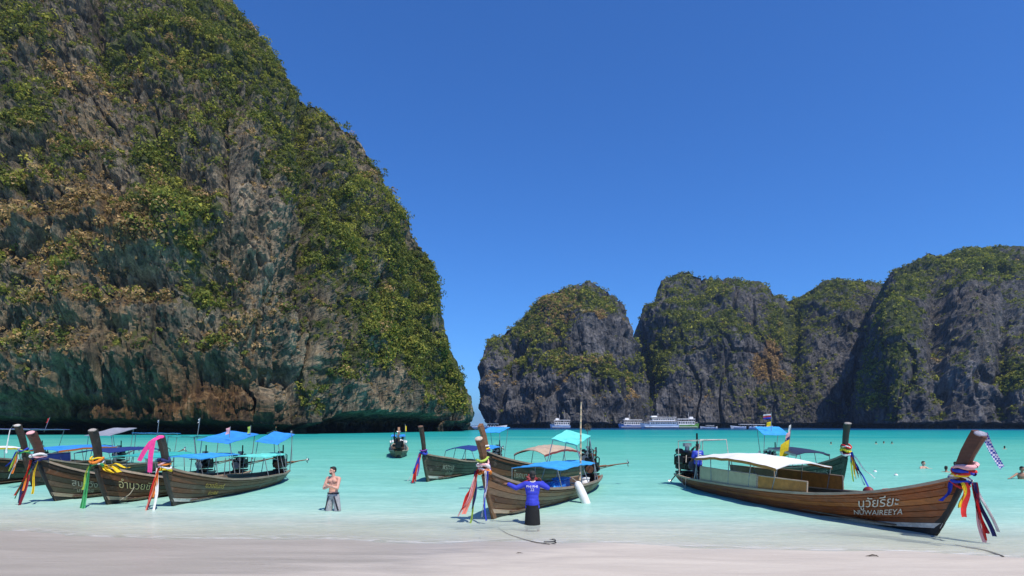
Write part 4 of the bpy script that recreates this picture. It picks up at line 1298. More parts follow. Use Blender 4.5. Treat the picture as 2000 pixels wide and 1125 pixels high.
Yb, Yh, Ya = longtail((-28.6, 26.0), (-29.2, 36.6), 'longtail boat with lavender sunshade farthest left in the row', ROW, B=.95, nst=4, planks=['dark', 'brown'], hullkw=dict(bow=1.4, mid=.6), prow=dict(top=2.4, fwd=.35, wmat=PROWW),
    engine=dict(yaw=.1, pitch=.1), canopies=[dict(t0=.25, t1=.62, z=1.5, mat=TARP['white'], camber=.12, posts=4, seed=91, edge=CLOTH['yellow'])], shade=dict(z=2.35, mat=TARP['lavender'], t0=-.02, t1=.22, tilt=.05, w=1.0))
FLG = 'flags on the boats'
flag(Yb, Yh, .05, .3, 2.2, 3.1, [(.7, .98, .12, 'red', .05)], 'thin leaning pole with a red tip above the lavender sunshade', (.0, .35))
flag(C_, Ch, .22, .4, 2.05, 2.55, [(.4, .95, .18, 'palepink', .03)], 'tiny pink flag at one corner of the blue sunshade', (0, .05))
flag(C_, Ch, .04, .5, 2.1, 2.6, [(.3, .95, .14, 'lime', .02)], 'tiny lime flag at the stern corner of the blue sunshade', (0, .03))
flag(Bb, Bh, .16, .4, 2.0, 2.95, [(.80, .98, .07, 'white', .02)], 'short pale tipped pole beside the teal sunshade', (0, .15))
flag(A_, Ah, .1, .0, 2.1, 2.95, [(.85, .98, .07, 'white', .02)], 'thin pole with white tip behind the pink banner', (0, .1))
flag(Dh and D, Dh, .02, .5, .9, 2.35, [(.95, 1.0, .05, 'white', .0)], 'upright pipe pole at the stern of the nearest left boat')
flag(Fb, Fh_, .12, -.55, 1.0, 2.7, [(.70, .95, .10, 'yellow', .05)], 'pole with a yellow pennant on the small far boat')
# beached wooden boat in the shade of the cliff
Sb, Sh, Sa = longtail((-57.5, 143.0), (-62.0, 150.0), 'small wooden boat drawn up under the dark foot of the cliff', ROW, B=.9, nst=4, planks=['tan'], hullkw=dict(bow=1.5, mid=.9), prow=dict(top=2.2, fwd=.4, wmat=PROWT), engine=None)
# ------------------------------------------------------------------ people
SKIN_L = plain('skin_light', (.62, .34, .25), .55, .12, 12)
SKIN_D = plain('skin_tan', (.22, .105, .06), .5, .15, 12)
SKIN_M = plain('skin_mid', (.38, .19, .12), .5, .15, 12)
HAIR = plain('hair_black', (.012, .010, .009), .6, .3, 30)
HAIRB = plain('hair_brown', (.035, .02, .012), .6, .3, 30)
SHIRTB = plain('shirt_blue', (.035, .05, .50), .8, .2, 7)
SHIRTR = plain('jersey_blue', (.03, .06, .48), .6, .2, 7)
BLACKC = plain('black_cloth', (.010, .011, .012), .9, .4, 8)
GREYC = plain('shorts_grey', (.36, .35, .36), .85, .35, 22)
STRIPE = plain('stripe_dark', (.014, .014, .022), .8, .2, 9)

def cap(mb, p0, p1, r0, r1, seg=12):
    p0, p1 = Vector(p0), Vector(p1)
    d = (p1 - p0)
    L = max(d.length, 1e-4)
    d = d / L
    pts, rr = [], []
    for a in (-80, -55, -28, 0):
        pts.append(p0 + d * (r0 * math.sin(math.radians(a)))); rr.append(r0 * math.cos(math.radians(a)))
    for a in (0, 28, 55, 80):
        pts.append(p1 + d * (r1 * math.sin(math.radians(a)))); rr.append(r1 * math.cos(math.radians(a)))
    mb.tube(pts, rr, seg)

def skin_mesh(name, mb, mat, parent, voxel=.009, smooth=3):
    """one continuous surface from overlapping body volumes"""
    me = mb.mesh(name)
    bm = bmesh.new(); bm.from_mesh(me)
    bmesh.ops.recalc_face_normals(bm, faces=bm.faces)
    bm.to_mesh(me); bm.free()
    o = bpy.data.objects.new(name, me)
    COL.objects.link(o)
    r = o.modifiers.new('r', 'REMESH'); r.mode = 'VOXEL'; r.voxel_size = voxel
    s = o.modifiers.new('s', 'SMOOTH'); s.factor = .5; s.iterations = smooth
    dg = bpy.context.evaluated_depsgraph_get()
    me2 = bpy.data.meshes.new_from_object(o.evaluated_get(dg))
    bpy.data.objects.remove(o)
    me2.name = name
    me2.materials.clear()
    me2.materials.append(mat)
    me2.polygons.foreach_set('use_smooth', [True] * len(me2.polygons))
    return link(bpy.data.objects.new(name, me2), parent)

def hand(mb, wrist, dirv, palm_n, side, s=1.0, curl=.35):
    """palm, four unequal bent fingers and a thumb from the side of the palm"""
    d = Vector(dirv).normalized()
    n = Vector(palm_n).normalized()
    n = (n - d * n.dot(d)).normalized()
    w = d.cross(n) * side
    wr = Vector(wrist)
    for k in (-.024, 0, .024):
        cap(mb, wr + w * k * .6, wr + d * .075 * s + w * k * 1.15, .017 * s, .015 * s, 8)
    for i, (off, ln) in enumerate(((.032, .066), (.011, .076), (-.011, .070), (-.031, .055))):
        b = wr + d * .078 * s + w * off
        dd = (d + n * curl).normalized()
        m = b + dd * ln * .5 * s
        d2 = (d + n * curl * 3.0).normalized()
        cap(mb, b, m, .0105 * s, .0095 * s, 7)
        cap(mb, m, m + d2 * ln * .52 * s, .0095 * s, .008 * s, 7)
    tb = wr + d * .025 * s + w * .028
    tm = tb + (d * .6 + w * .9 + n * .3).normalized() * .036 * s
    cap(mb, tb, tm, .0125 * s, .011 * s, 7)
    cap(mb, tm, tm + (d * .9 + w * .35 + n * .4).normalized() * .03 * s, .011 * s, .009 * s, 7)

def head(mb, c, R, s=1.0, ears=True):
    """skull, jaw, nose, brow, lips, ears; R turns the face (local -Y is forward)"""
    c = Vector(c)
    def q(x, y, z): return c + R @ Vector((x * s, y * s, z * s))
    mb.ell(q(0, .012, .022), (.076 * s, .096 * s, .098 * s), 14, 10, R)
    mb.ell(q(0, -.028, -.050), (.056 * s, .062 * s, .066 * s), 12, 8, R)
    mb.ell(q(0, -.050, -.092), (.030 * s, .030 * s, .024 * s), 10, 6, R)
    mb.tube([q(0, -.082, .018), q(0, -.100, -.012), q(0, -.108, -.030), q(0, -.090, -.040)], [.008 * s, .012 * s, .016 * s, .012 * s], 8)
    for x in (-1, 1):
        mb.tube([q(x * .012, -.086, .030), q(x * .036, -.082, .032), q(x * .058, -.062, .024)], [.010 * s, .011 * s, .009 * s], 6)
        mb.ell(q(x * .046, -.066, -.026), (.020 * s, .018 * s, .020 * s), 8, 6, R)
        if ears:
            mb.ell(q(x * .080, .012, -.006), (.011 * s, .020 * s, .032 * s), 8, 6, R)
    mb.ell(q(0, -.090, -.062), (.024 * s, .010 * s, .007 * s), 8, 5, R)
    mb.ell(q(0, -.086, -.074), (.021 * s, .011 * s, .008 * s), 8, 5, R)

def face_bits(parent, c, R, s=1.0):
    c = Vector(c)
    m = MB()
    for x in (-1, 1):
        m.ell(c + R @ Vector((x * .031 * s, -.082 * s, .008 * s)), (.012 * s, .006 * s, .006 * s), 8, 5, R)
    m.obj('eyes', HAIR, parent, True)

def hair_cap(parent, c, R, mat, s=1.0, name='hair', low=-.03, front=.02):
    c = Vector(c)
    mb = MB()
    def q(x, y, z): return c + R @ Vector((x * s, y * s, z * s))
    mb.ell(q(0, .024, .042), (.082 * s, .098 * s, .092 * s), 14, 9, R)
    mb.ell(q(0, .060, low), (.070 * s, .054 * s, .060 * s), 12, 8, R)
    mb.ell(q(0, -.030, .098 - .01), (.058 * s, .060 * s, .034 * s), 12, 8, R)
    return skin_mesh(name, mb, mat, parent, .009, 2)

def rotz(a): return Matrix.Rotation(math.radians(a), 3, 'Z')
def rotx(a): return Matrix.Rotation(math.radians(a), 3, 'X')
def roty(a): return Matrix.Rotation(math.radians(a), 3, 'Y')

def leg(mb, hip, knee, ank, foot_dir, s=1.0, r=(.086, .056, .054, .038)):
    cap(mb, hip, knee, r[0] * s, r[1] * s)
    k, a = Vector(knee), Vector(ank)
    mid = k.lerp(a, .3) + Vector((0, .014, 0))
    cap(mb, k, mid, r[1] * .95 * s, r[2] * s)
    cap(mb, mid, a, r[2] * s, r[3] * s)
    f = Vector(foot_dir).normalized()
    cap(mb, a + Vector((0, 0, -.03)) - f * .03, a + f * .13 + Vector((0, 0, -.055)), .036 * s, .030 * s)
    cap(mb, a + f * .11 + Vector((0, 0, -.06)), a + f * .19 + Vector((0, 0, -.065)), .032 * s, .022 * s)

def torso(mb, hip, waist, chest, neck, W=1.0, D=1.0, hd=None, grow=0.0):
    hip, waist, chest, neck = map(Vector, (hip, waist, chest, neck))
    g = grow
    mb.ell(hip, (.165 * W + g, .115 * D + g, .115 + g), 16, 10)
    mb.ell(hip.lerp(waist, .55), (.148 * W + g, .105 * D + g, .13 + g), 16, 10)
    mb.ell(waist, (.142 * W + g, .098 * D + g, .13 + g), 16, 10)
    mb.ell(waist.lerp(chest, .55), (.160 * W + g, .110 * D + g, .15 + g), 16, 10)
    mb.ell(chest, (.180 * W + g, .120 * D + g, .15 + g), 16, 10)
    mb.ell(chest.lerp(neck, .55), (.165 * W + g, .088 * D + g, .085 + g), 16, 8)

def arm(mb, sh, el, wr, s=1.0, r=(.058, .045, .044, .029), g=0.0):
    sh, el, wr = map(Vector, (sh, el, wr))
    cap(mb, sh, el, r[0] * s + g, r[1] * s + g)
    cap(mb, el, el.lerp(wr, .3), r[1] * .97 * s + g, r[2] * s + g)
    cap(mb, el.lerp(wr, .3), wr, r[2] * s + g, r[3] * s + g * 1.0)

# man standing in the shallows with folded arms (faces the camera and a little to its left)
def man_folded(loc, rz):
    root = empty('person', loc, rz)
    tag(root, 'shirtless man in grey shorts standing knee deep with folded arms', 'person')
    Rh = rotz(-28) @ rotx(-4)
    mb = MB()
    torso(mb, (0, 0, .95), (0, .01, 1.10), (0, .02, 1.32), (0, .02, 1.47))
    for x in (-1, 1):
        mb.ell((x * .075, -.075, 1.36), (.075, .04, .06), 10, 8)
        cap(mb, (x * .05, .02, 1.45), (x * .175, .015, 1.43), .05, .062)
    cap(mb, (0, .015, 1.44), (0, -.005, 1.58), .060, .054)
    leg(mb, (-.095, 0, .90), (-.13, -.02, .50), (-.14, .02, .09), (-.3, -1, 0))
    leg(mb, (.095, 0, .90), (.13, -.03, .50), (.15, .02, .09), (.25, -1, 0))
    arm(mb, (-.195, .01, 1.42), (-.245, -.12, 1.14), (-.02, -.245, 1.19))
    arm(mb, (.195, .01, 1.42), (.225, -.15, 1.15), (-.02, -.26, 1.245))
    hand(mb, (-.01, -.25, 1.195), (1, -.1, .18), (0, 1, .2), 1, 1.0, .4)
    hand(mb, (-.035, -.26, 1.25), (-1, .15, .25), (0, 1, -.1), 1, 1.0, .4)
    hc = Vector((-.01, -.015, 1.665))
    head(mb, hc, Rh)
    skin_mesh('body', mb, SKIN_L, root, .0085, 3)
    face_bits(root, hc, Rh)
    hair_cap(root, hc, Rh, HAIR, 1.0, 'hair', .0)
    b = MB()
    b.ell(hc + Rh @ Vector((0, -.055, -.085)), (.046, .050, .034), 12, 8, Rh)
    b.obj('beard', HAIRB, root, True)
    s = MB()
    s.ell((0, 0, .93), (.178, .130, .12), 16, 8)
    for x in (-1, 1):
        s.tube([(x * .085, 0, .93), (x * .118, -.005, .72), (x * .150, -.01, .44)], [.108, .104, .108], 14)
    sh = skin_mesh('shorts', s, GREYC, root, .010, 2)
    w = MB()
    w.tube([(.176 * math.cos(a), .130 * math.sin(a), .985) for a in [i * math.pi / 12 for i in range(25)]], .017, 6, False)
    w.obj('waistband', STRIPE, sh, True)
    for x in (-1, 1):
        w = MB()
        w.grid([[Vector((x * (.075 + .12 * q), -.125 + .01 * q, .90 - .42 * q)), Vector((x * (.112 + .135 * q), -.108 + .01 * q, .90 - .42 * q))] for q in [i / 8 for i in range(9)]])
        w.obj('stripe', STRIPE, sh, True)
    return root
man_folded(Vector((gp(651, 998).x, gp(651, 998).y, -.44)), math.radians(-14))

# man with his back to us holding the centre boat
def shirt_print(parent, shirt, body, size, x, z, mat, back=1, squeeze=1.0):
    """print pressed on to the back of a shirt"""
    bv = BVHTree.FromPolygons([v.co for v in shirt.data.vertices], [tuple(p.vertices) for p in shirt.data.polygons])
    me = text_mesh(body, size)
    for v in me.vertices:
        px, pz = v.co.x * squeeze * (1 if back > 0 else -1) , v.co.y
        o = Vector((x - px if back > 0 else x + px, 1.0 * back, z + pz))
        hit = bv.ray_cast(o, Vector((0, -back, 0)))
        v.co = (hit[0] + Vector((0, .006 * back, 0))) if hit[0] is not None else Vector((o.x, .12 * back, o.z))
    me.update()
    me.materials.append(mat)
    return link(bpy.data.objects.new('shirt_print', me), shirt)

def man_blue(loc, rz):
    # local -Y is the way he faces
    root = empty('person', loc, rz)
    tag(root, 'man in blue long sleeved shirt and dark cap steadying the centre boat', 'person')
    Rh = rotx(14)
    hc = Vector((.0, -.075, 1.50))
    mb = MB()
    torso(mb, (0, .03, .84), (0, .02, .98), (0, -.01, 1.18), (0, -.03, 1.33), 1.0, 1.0)
    cap(mb, (0, -.03, 1.31), (0, -.065, 1.44), .058, .054)
    leg(mb, (-.09, .03, .80), (-.13, .0, .45), (-.155, .05, .08), (-.3, -1, 0), .95)
    leg(mb, (.09, .03, .80), (.13, -.02, .45), (.15, .02, .08), (.2, -1, 0), .95)
    # his left arm (picture left) stretched to the gunwale
    L0, L1, L2 = (.18, -.02, 1.30), (.43, -.02, 1.19), (.66, -.05, 1.30)
    R0, R1, R2 = (-.18, -.02, 1.30), (-.40, -.12, 1.19), (-.22, -.30, 1.33)
    arm(mb, L0, L1, L2); arm(mb, R0, R1, R2)
    hand(mb, L2, (1, -.1, .05), (0, -.1, -1), 1, 1.05, .5)
    hand(mb, R2, (.35, -.4, .7), (.6, .4, 0), 1, 1.0, .5)
    head(mb, hc, Rh)
    skin_mesh('body', mb, SKIN_D, root, .0085, 3)
    face_bits(root, hc, Rh)
    hair_cap(root, hc, Rh, HAIR, .98, 'hair', -.035)
    c = MB()
    c.ell(hc + Rh @ Vector((0, .012, .060)), (.090, .106, .085), 14, 9, Rh)
    c.ell(hc + Rh @ Vector((0, -.10, .050)), (.070, .075, .012), 12, 6, Rh)
    skin_mesh('cap', c, plain('cap_grey', (.03, .035, .033), .85, .6, 22), root, .009, 2)
    s = MB()
    torso(s, (0, .03, .80), (0, .025, .96), (0, -.01, 1.18), (0, -.03, 1.31), 1.06, 1.12, None, .012)
    cap(s, (0, .03, .66), (0, .03, .82), .15, .165)
    s.ell((0, .03, .70), (.195, .135, .13), 16, 8)
    for a in ((L0, L1, L2), (R0, R1, R2)):
        w = Vector(a[1]).lerp(Vector(a[2]), .86)
        arm(s, a[0], a[1], w, 1.0, (.070, .058, .056, .046), .006)
        cap(s, (0, -.02, 1.28), a[0], .085, .075)
    sh = skin_mesh('shirt', s, SHIRTB, root, .010, 3)
    col = MB()
    col.tube([(.068 * math.cos(t_), -.04 + .062 * math.sin(t_), 1.365 - .015 * math.sin(t_)) for t_ in [i * math.pi / 8 for i in range(17)]], .017, 6, False)
    col.obj('collar', CLOTH['white'], sh, True)
    shirt_print(root, sh, 'PHI PHI', .085, .01, 1.215, CLOTH['white'], 1, 1.1)
    shirt_print(root, sh, '22', .095, .0, 1.13, CLOTH['white'], 1, 1.1)
    sk = MB()
    sk.ell((0, .03, .74), (.17, .12, .10), 14, 8)
    sk.tube([(0, .03, .76), (0, .025, .55), (0, .02, .16)], [.172, .192, .215], 18)
    o = skin_mesh('sarong', sk, BLACKC, root, .012, 2)
    return root
M2 = man_blue(Vector((gp(1040, 1024).x, gp(1040, 1024).y, -.24)), math.radians(176))

# man with jersey number standing in the stern of the big boat
def man_nine(loc, rz):
    root = empty('person', loc, rz)
    tag(root, 'man in blue number 9 jersey standing at the stern of the big boat', 'person')
    hc = Vector((.0, -.02, 1.555)); Rh = rotz(18)
    mb = MB()
    torso(mb, (0, 0, .88), (0, 0, 1.03), (0, .0, 1.23), (0, 0, 1.38))
    cap(mb, (0, 0, 1.36), (0, -.01, 1.48), .058, .054)
    leg(mb, (-.09, 0, .84), (-.11, -.02, .47), (-.12, .02, .09), (-.1, -1, 0))
    leg(mb, (.09, 0, .84), (.11, -.02, .47), (.12, .02, .09), (.1, -1, 0))
    A = [((-.185, 0, 1.33), (-.24, -.02, 1.06), (-.17, -.20, .95)), ((.185, 0, 1.33), (.24, -.02, 1.06), (.17, -.20, .95))]
    for a, sgn in zip(A, (1, -1)):
        arm(mb, *a)
        hand(mb, a[2], (-.2 * -sgn * -1, -1, -.2), (sgn, 0, -.2), sgn, 1, .5)
    head(mb, hc, Rh)
    skin_mesh('body', mb, SKIN_D, root, .009, 3)
    face_bits(root, hc, Rh)
    hair_cap(root, hc, Rh, HAIR, 1.06, 'hair', -.03)
    s = MB()
    torso(s, (0, 0, .84), (0, 0, 1.02), (0, 0, 1.23), (0, 0, 1.36), 1.08, 1.15, None, .014)
    for a in A:
        e = Vector(a[0]).lerp(Vector(a[1]), .75)
        cap(s, (0, 0, 1.32), a[0], .08, .078)
        cap(s, a[0], e, .078, .070)
    sh = skin_mesh('jersey', s, SHIRTR, root, .010, 3)
    shirt_print(root, sh, '9', .30, -.01, 1.05, CLOTH['white'], 1, 1.15)
    shirt_print(root, sh, 'SIAM', .075, -.01, 1.30, CLOTH['white'], 1, 1.2)
    k = MB()
    k.ell((0, 0, .86), (.17, .125, .10), 14, 8)
    for x in (-1, 1):
        k.tube([(x * .088, 0, .86), (x * .108, -.01, .50), (x * .12, .01, .14)], [.103, .085, .075], 12)
    skin_mesh('trousers', k, plain('trousers_navy', (.012, .013, .028), .85, .3, 9), root, .011, 2)
    return root
_p = loc2w(J, (Jh.P(.10, 1, 1).x, .05, .135))
man_nine(_p, math.radians(196))

# bathers: heads and shoulders above the water
def swimmer(loc, rz, label, skin, lean=0, arms=True, s=1.0, chest=.0, vox=.012):
    root = empty('person', loc, rz)
    tag(root, label, 'person', 'bathers in the lagoon')
    mb = MB()
    hc = Vector((0, -.02, .22 + chest)); Rh = rotz(lean)
    torso(mb, (0, .04, -.50 + chest), (0, .03, -.34 + chest), (0, .02, -.14 + chest), (0, 0, .02 + chest))
    cap(mb, (0, 0, -.02 + chest), (0, -.01, .13 + chest), .06, .055)
    for x in (-1, 1):
        cap(mb, (x * .05, .01, -.01 + chest), (x * .18, .01, -.03 + chest), .05, .06)
        el = (x * .33, -.12, -.13 + chest); wr = (x * .50, -.26, -.06 + chest * .4)
        arm(mb, (x * .19, .01, -.03 + chest), el, wr)
        hand(mb, wr, (x * .6, -.8, 0), (0, 0, -1), 1 if x > 0 else -1, 1.0, .2)
    head(mb, hc, Rh, s)
    skin_mesh('body', mb, skin, root, vox, 2)
    face_bits(root, hc, Rh, s)
    hair_cap(root, hc, Rh, HAIR if skin is not SKIN_L else HAIRB, s, 'hair', -.03)
    return root
def on_water(px, py): 
    p = gp(px, py); return Vector((p.x, p.y, 0))
swimmer(on_water(1803, 915), .3, 'bather with raised bare shoulders nearest left of the big boat prow', SKIN_L, 10, chest=.10)
swimmer(on_water(1848, 922), 2.6, 'dark haired bather low in the water just left of the garlanded prow', SKIN_M, -20)
swimmer(on_water(1866, 917), .8, 'bather half hidden behind the garlands of the big prow', SKIN_M, 0, chest=.12)
swimmer(on_water(1996, 936), -.5, 'bather with bare chest out of the water at the right edge', SKIN_M, 30, chest=.28)
swimmer(on_water(1962, 877), 2.9, 'lone dark headed bather under the checked scarf', SKIN_M, 0)
FARB = swimmer(on_water(1711, 867), 3.0, 'small far bather on the left of three out in the lagoon', SKIN_M, 0, vox=.016)
def copy_tree(o, parent=None):
    c = o.copy(); COL.objects.link(c)
    c.parent = parent
    for ch in list(o.children):
        copy_tree(ch, c)
    return c
for px, py, rz, lab in ((1726, 866.5, 1.2, 'small far bather in the middle of three out in the lagoon'), (1742, 867, 2.2, 'small far bather on the right of three out in the lagoon'), (1623, 868, .4, 'far bather alone just left of the tall green boat prow')):
    c = copy_tree(FARB)
    c.location = on_water(px, py); c.rotation_euler.z = rz; c['label'] = lab

# ------------------------------------------------------------------ things lying in and on the boats
def thing(name, label, cat, loc, rz=0.0, group=None):
    return tag(empty(name, loc, rz), label, cat, group)

# white fender over the quarter of the centre boat
w = loc2w(I, Ih.P(.55, 1, 1) + Vector((0, .12, .10)))
f = thing('fender', 'long white fender hanging over the side of the centre boat', 'fender', w, 0)
ax = Vector((.30, -.25, -.72)).normalized()
m = MB()
pts = [ax * q for q in (-.10, -.08, -.03, .10, .40, .70, .85, .92, .95)]
m.tube(pts, [.03, .07, .115, .14, .15, .145, .11, .06, .03], 14)
m.obj('fender_body', WHITEP, f, True)
m = MB(); m.tube([ax * -.10, ax * -.2 + Vector((-.1, .05, .02)), Vector((-.22, .18, .0))], .012, 5); m.obj('lanyard', ROPE, f)
# bucket, blue bottle pack and tarp
p = loc2w(I, (Ih.P(.33, 1, 1).x, .60, .20))
b = thing('bucket', 'white lidded bucket standing in the stern of the centre boat', 'bucket', p)
m = MB(); m.tube([(0, 0, 0), (0, 0, .38)], [.17, .20], 16); m.obj('pail', WHITEP, b, True)
m = MB(); m.tube([(0, 0, .38), (0, 0, .43)], [.215, .215], 16); m.obj('lid', WHITEP, b)
m = MB(); m.tube([(.2 * math.cos(a), -.02, .36 - .12 * math.sin(a)) for a in [i * math.pi / 8 for i in range(9)]], .008, 4); m.obj('handle', STEEL, b)
p = loc2w(I, (Ih.P(.58, 1, 1).x, .42, .28))
b = thing('bottle_pack', 'shrink wrapped pack of blue water bottles by the centre boat gunwale', 'bottles', p, I.rotation_euler.z)
t = NT('clear_wrap_blue'); pp = t.bsdf((.03, .16, .55), .15, .8); WRAP = t.surf(pp)
for i in range(6):
    for j in range(2):
        m = MB(); x, y = -.50 + i * .20, -.1 + j * .2
        m.tube([(x, y, 0), (x, y, .30), (x, y, .36), (x, y, .40)], [.095, .095, .05, .04], 8)
        m.tube([(x, y, .40), (x, y, .43)], [.045, .045], 8)
        m.obj('bottle', WRAP if (i + j) % 3 else TARP['sky'], b, True)
p = loc2w(I, (Ih.P(.44, 1, 1).x, .10, .14))
b = thing('cool_box', 'blue cool box under the flat canopy of the centre boat', 'box', p, I.rotation_euler.z)
m = MB(); m.box((0, 0, .25), (.7, .45, .5), None, .04); m.obj('chest', TARP['blue'], b)
m = MB(); m.box((0, 0, .53), (.74, .49, .07), None, .02); m.obj('lid', TARP['blue'], b)
p = loc2w(I, (Ih.P(.70, 1, 1).x, .10, .14))
b = thing('life_jackets', 'heap of dark red life jackets stowed beneath the blue canopy', 'life jackets', p, I.rotation_euler.z)
r_ = random.Random(5)
for i in range(8):
    m = MB(); c = Vector((r_.uniform(-.45, .45), r_.uniform(-.2, .2), .12 + .09 * i))
    R = rotz(r_.uniform(0, 180)) @ rotx(r_.uniform(-35, 35))
    m.box(c, (.46, .26, .09), R, .03); m.box(c + R @ Vector((.12, .15, .01)), (.16, .12, .08), R, .03)
    m.obj('life_jacket', TARP['maroon'], b)
p = loc2w(I, (Ih.P(.78, 1, 1).x, .0, .16))
b = thing('crate', 'navy plastic crate in the bow of the centre boat', 'crate', p, I.rotation_euler.z)
for i, (c, sz) in enumerate((((0, .26, .22), (.62, .02, .44)), ((0, -.26, .22), (.62, .02, .44)), ((.31, 0, .22), (.02, .5, .44)), ((-.31, 0, .22), (.02, .5, .44)), ((0, 0, .01), (.62, .5, .02)))):
    m = MB(); m.box(c, sz, None, .005); m.obj('panel', TARP['navy'], b)
# the long bamboo pole standing in the centre boat, the tufted pole behind it
p = loc2w(I, (Ih.P(.42, 1, 1).x, .70, .14))
b = thing('bamboo_pole', 'tall pale bamboo pole standing upright in the centre boat', 'pole', p)
n = 14
m = MB()
hgt = 3.30
pts, rr = [], []
for i in range(n + 1):
    q = i / n
    for dq, k in ((-.006, 1), (0, 1.25), (.006, 1)):
        pts.append(Vector((.02 * math.sin(q * 5) + .10 * q, 0, hgt * q + dq * hgt * .5))); rr.append((.042 - .016 * q) * k)
m.tube(pts, rr, 7); m.obj('cane', plain('bamboo', (.55, .42, .26), .55, .25, 8), b, True)
p = loc2w(H, (Hh.P(.10, 1, 1).x, .3, .6))
b = thing('tufted_pole', 'pole with a round dark tuft on top behind the aqua sunshade', 'pole', p)
m = MB(); m.tube([(0, 0, 0), (0, 0, 1.9)], .022, 6); m.obj('shaft', PIPE, b)
m = MB()
r_ = random.Random(3)
for i in range(90):
    d = Vector((r_.gauss(0, 1), r_.gauss(0, 1), r_.gauss(0, 1))).normalized()
    m.tube([Vector((0, 0, 1.95)), Vector((0, 0, 1.95)) + d * .12, Vector((0, 0, 1.93)) + d * .24 + Vector((0, 0, -.03))], [.02, .016, .005], 4)
m.obj('tuft', plain('dry_fibre', (.10, .085, .07), .9, .5, 20), b)
# pieces in the big boat
p = loc2w(J, (Jh.P(.155, 1, 1).x, -.1, .14))
b = thing('engine_cover', 'black box on the stern floor behind the number 9 man', 'box', p, J.rotation_euler.z)
m = MB(); m.box((0, 0, .16), (.7, .55, .32), None, .05); m.obj('casing', BLACKM, b)
m = MB(); m.box((0, 0, .345), (.6, .45, .05), None, .02); m.obj('lid', BLACKM, b)
p = loc2w(J, (Jh.P(.745, 1, 1).x, .62, .62))
b = thing('rucksack', 'dark red rucksack on the far gunwale of the big boat', 'bag', p, J.rotation_euler.z)
m = MB(); m.ell((0, 0, .10), (.17, .12, .15), 12, 8); m.ell((.12, 0, .05), (.09, .10, .09), 10, 6); m.obj('sack', TARP['maroon'], b, True)
m = MB(); m.tube([(-.05, .1, .2), (-.02, .17, .1), (-.05, .1, .0)], .015, 5); m.obj('strap', BLACKC, b)
# ropes
def rope(label, pts, r=.014, mat=None):
    p0 = Vector(pts[0])
    o = thing('mooring_rope', label, 'rope', p0, 0, 'mooring ropes')
    P = [Vector(q) - p0 for q in pts]
    # smooth it
    out = []
    for i in range(len(P) - 1):
        a, b_, c, d = P[max(i - 1, 0)], P[i], P[i + 1], P[min(i + 2, len(P) - 1)]
        for k in range(5):
            t_ = k / 5
            out.append(.5 * ((2 * b_) + (c - a) * t_ + (2 * a - 5 * b_ + 4 * c - d) * t_ ** 2 + (3 * b_ - a - 3 * c + d) * t_ ** 3))
    out.append(P[-1])
    m = MB(); m.tube(out, r, 5); m.obj('strands', mat or ROPE, o, True)
    return o
def g0(px, py, dz=.0):
    """a point on the sand bed under a photo pixel"""
    d = 20.0
    for _ in range(30):
        x = (px - 1000) / F * d
        z = float(sand_z(np.array([x]), np.array([d]))[0])
        d = d * .5 + .5 * (HC - z) * F / (py - HOR)
    return Vector(((px - 1000) / F * d, d, z + dz))
sI = loc2w(I, Ih.P(.97, .55, 1) + Vector((.12, .05, 0)))
rope('thin rope running from the centre boat stem over the sand', [sI, sI.lerp(g0(965, 1020), .6), g0(965, 1022, .01), g0(985, 1040, .015), g0(1015, 1052, .015), g0(1045, 1060, .015), g0(1074, 1064, .015)], .011, plain('wet_rope', (.16, .14, .11), .9, .3, 30))
a = g0(1074, 1063, .03)
b = thing('anchor', 'small rusty grapnel anchor lying on wet sand before the centre boat', 'anchor', a, .3)
m = MB(); m.tube([(-.14, 0, .03), (.12, 0, .02)], .013, 6); m.obj('shank', plain('anchor_iron', (.03, .026, .024), .8, .4, 12), b)
for k in range(4):
    an = k * math.pi / 2 + .4
    m = MB(); c_, s_ = math.cos(an), math.sin(an)
    m.tube([(.12, 0, .02), (.13, c_ * .05, .02 + s_ * .04), (.09, c_ * .09, .03 + s_ * .06), (.03, c_ * .11, .03 + s_ * .07)], [.011, .010, .009, .004], 5); m.obj('fluke', plain('anchor_iron', (.03, .026, .024)), b)
w0 = loc2w(J, Jh.P(.085, 1, -1)); w1 = loc2w(J, Jh.P(.14, 1, -1))
rope('pale rope loop drooping from the stern of the big boat', [w0, w0 + Vector((-.06, -.25, -.2)), w0 + Vector((.0, -.6, -.42)), w0 + Vector((.10, -1.0, -.50))], .014)
rope('short rope hanging straight down from the big boat gunwale', [w1 + Vector((-.04, 0, 0)), w1 + Vector((-.10, -.12, -.25)), w1 + Vector((-.12, -.2, -.46))], .013)
bw = loc2w(J, Jh.P(.99, .3, 1))
rope('dark rope trailing over the sand from the big boat stem', [bw, g0(1838, 1056, .01), g0(1880, 1068, .012), g0(1925, 1076, .012), g0(1960, 1088, .012)], .016, plain('wet_rope', (.16, .14, .11)))
cw = loc2w(C_, Ch.P(.96, .80, 1))
rope('frayed rope hanging down the bow of the dark boat', [loc2w(C_, Ch.P(.88, .62, 1)) + Vector((.03, -.02, 0)), loc2w(C_, Ch.P(.90, .40, 1)) + Vector((.05, -.04, 0)), loc2w(C_, Ch.P(.94, .20, 1)) + Vector((.06, -.06, 0)), g0(232, 990, .01)], .012)
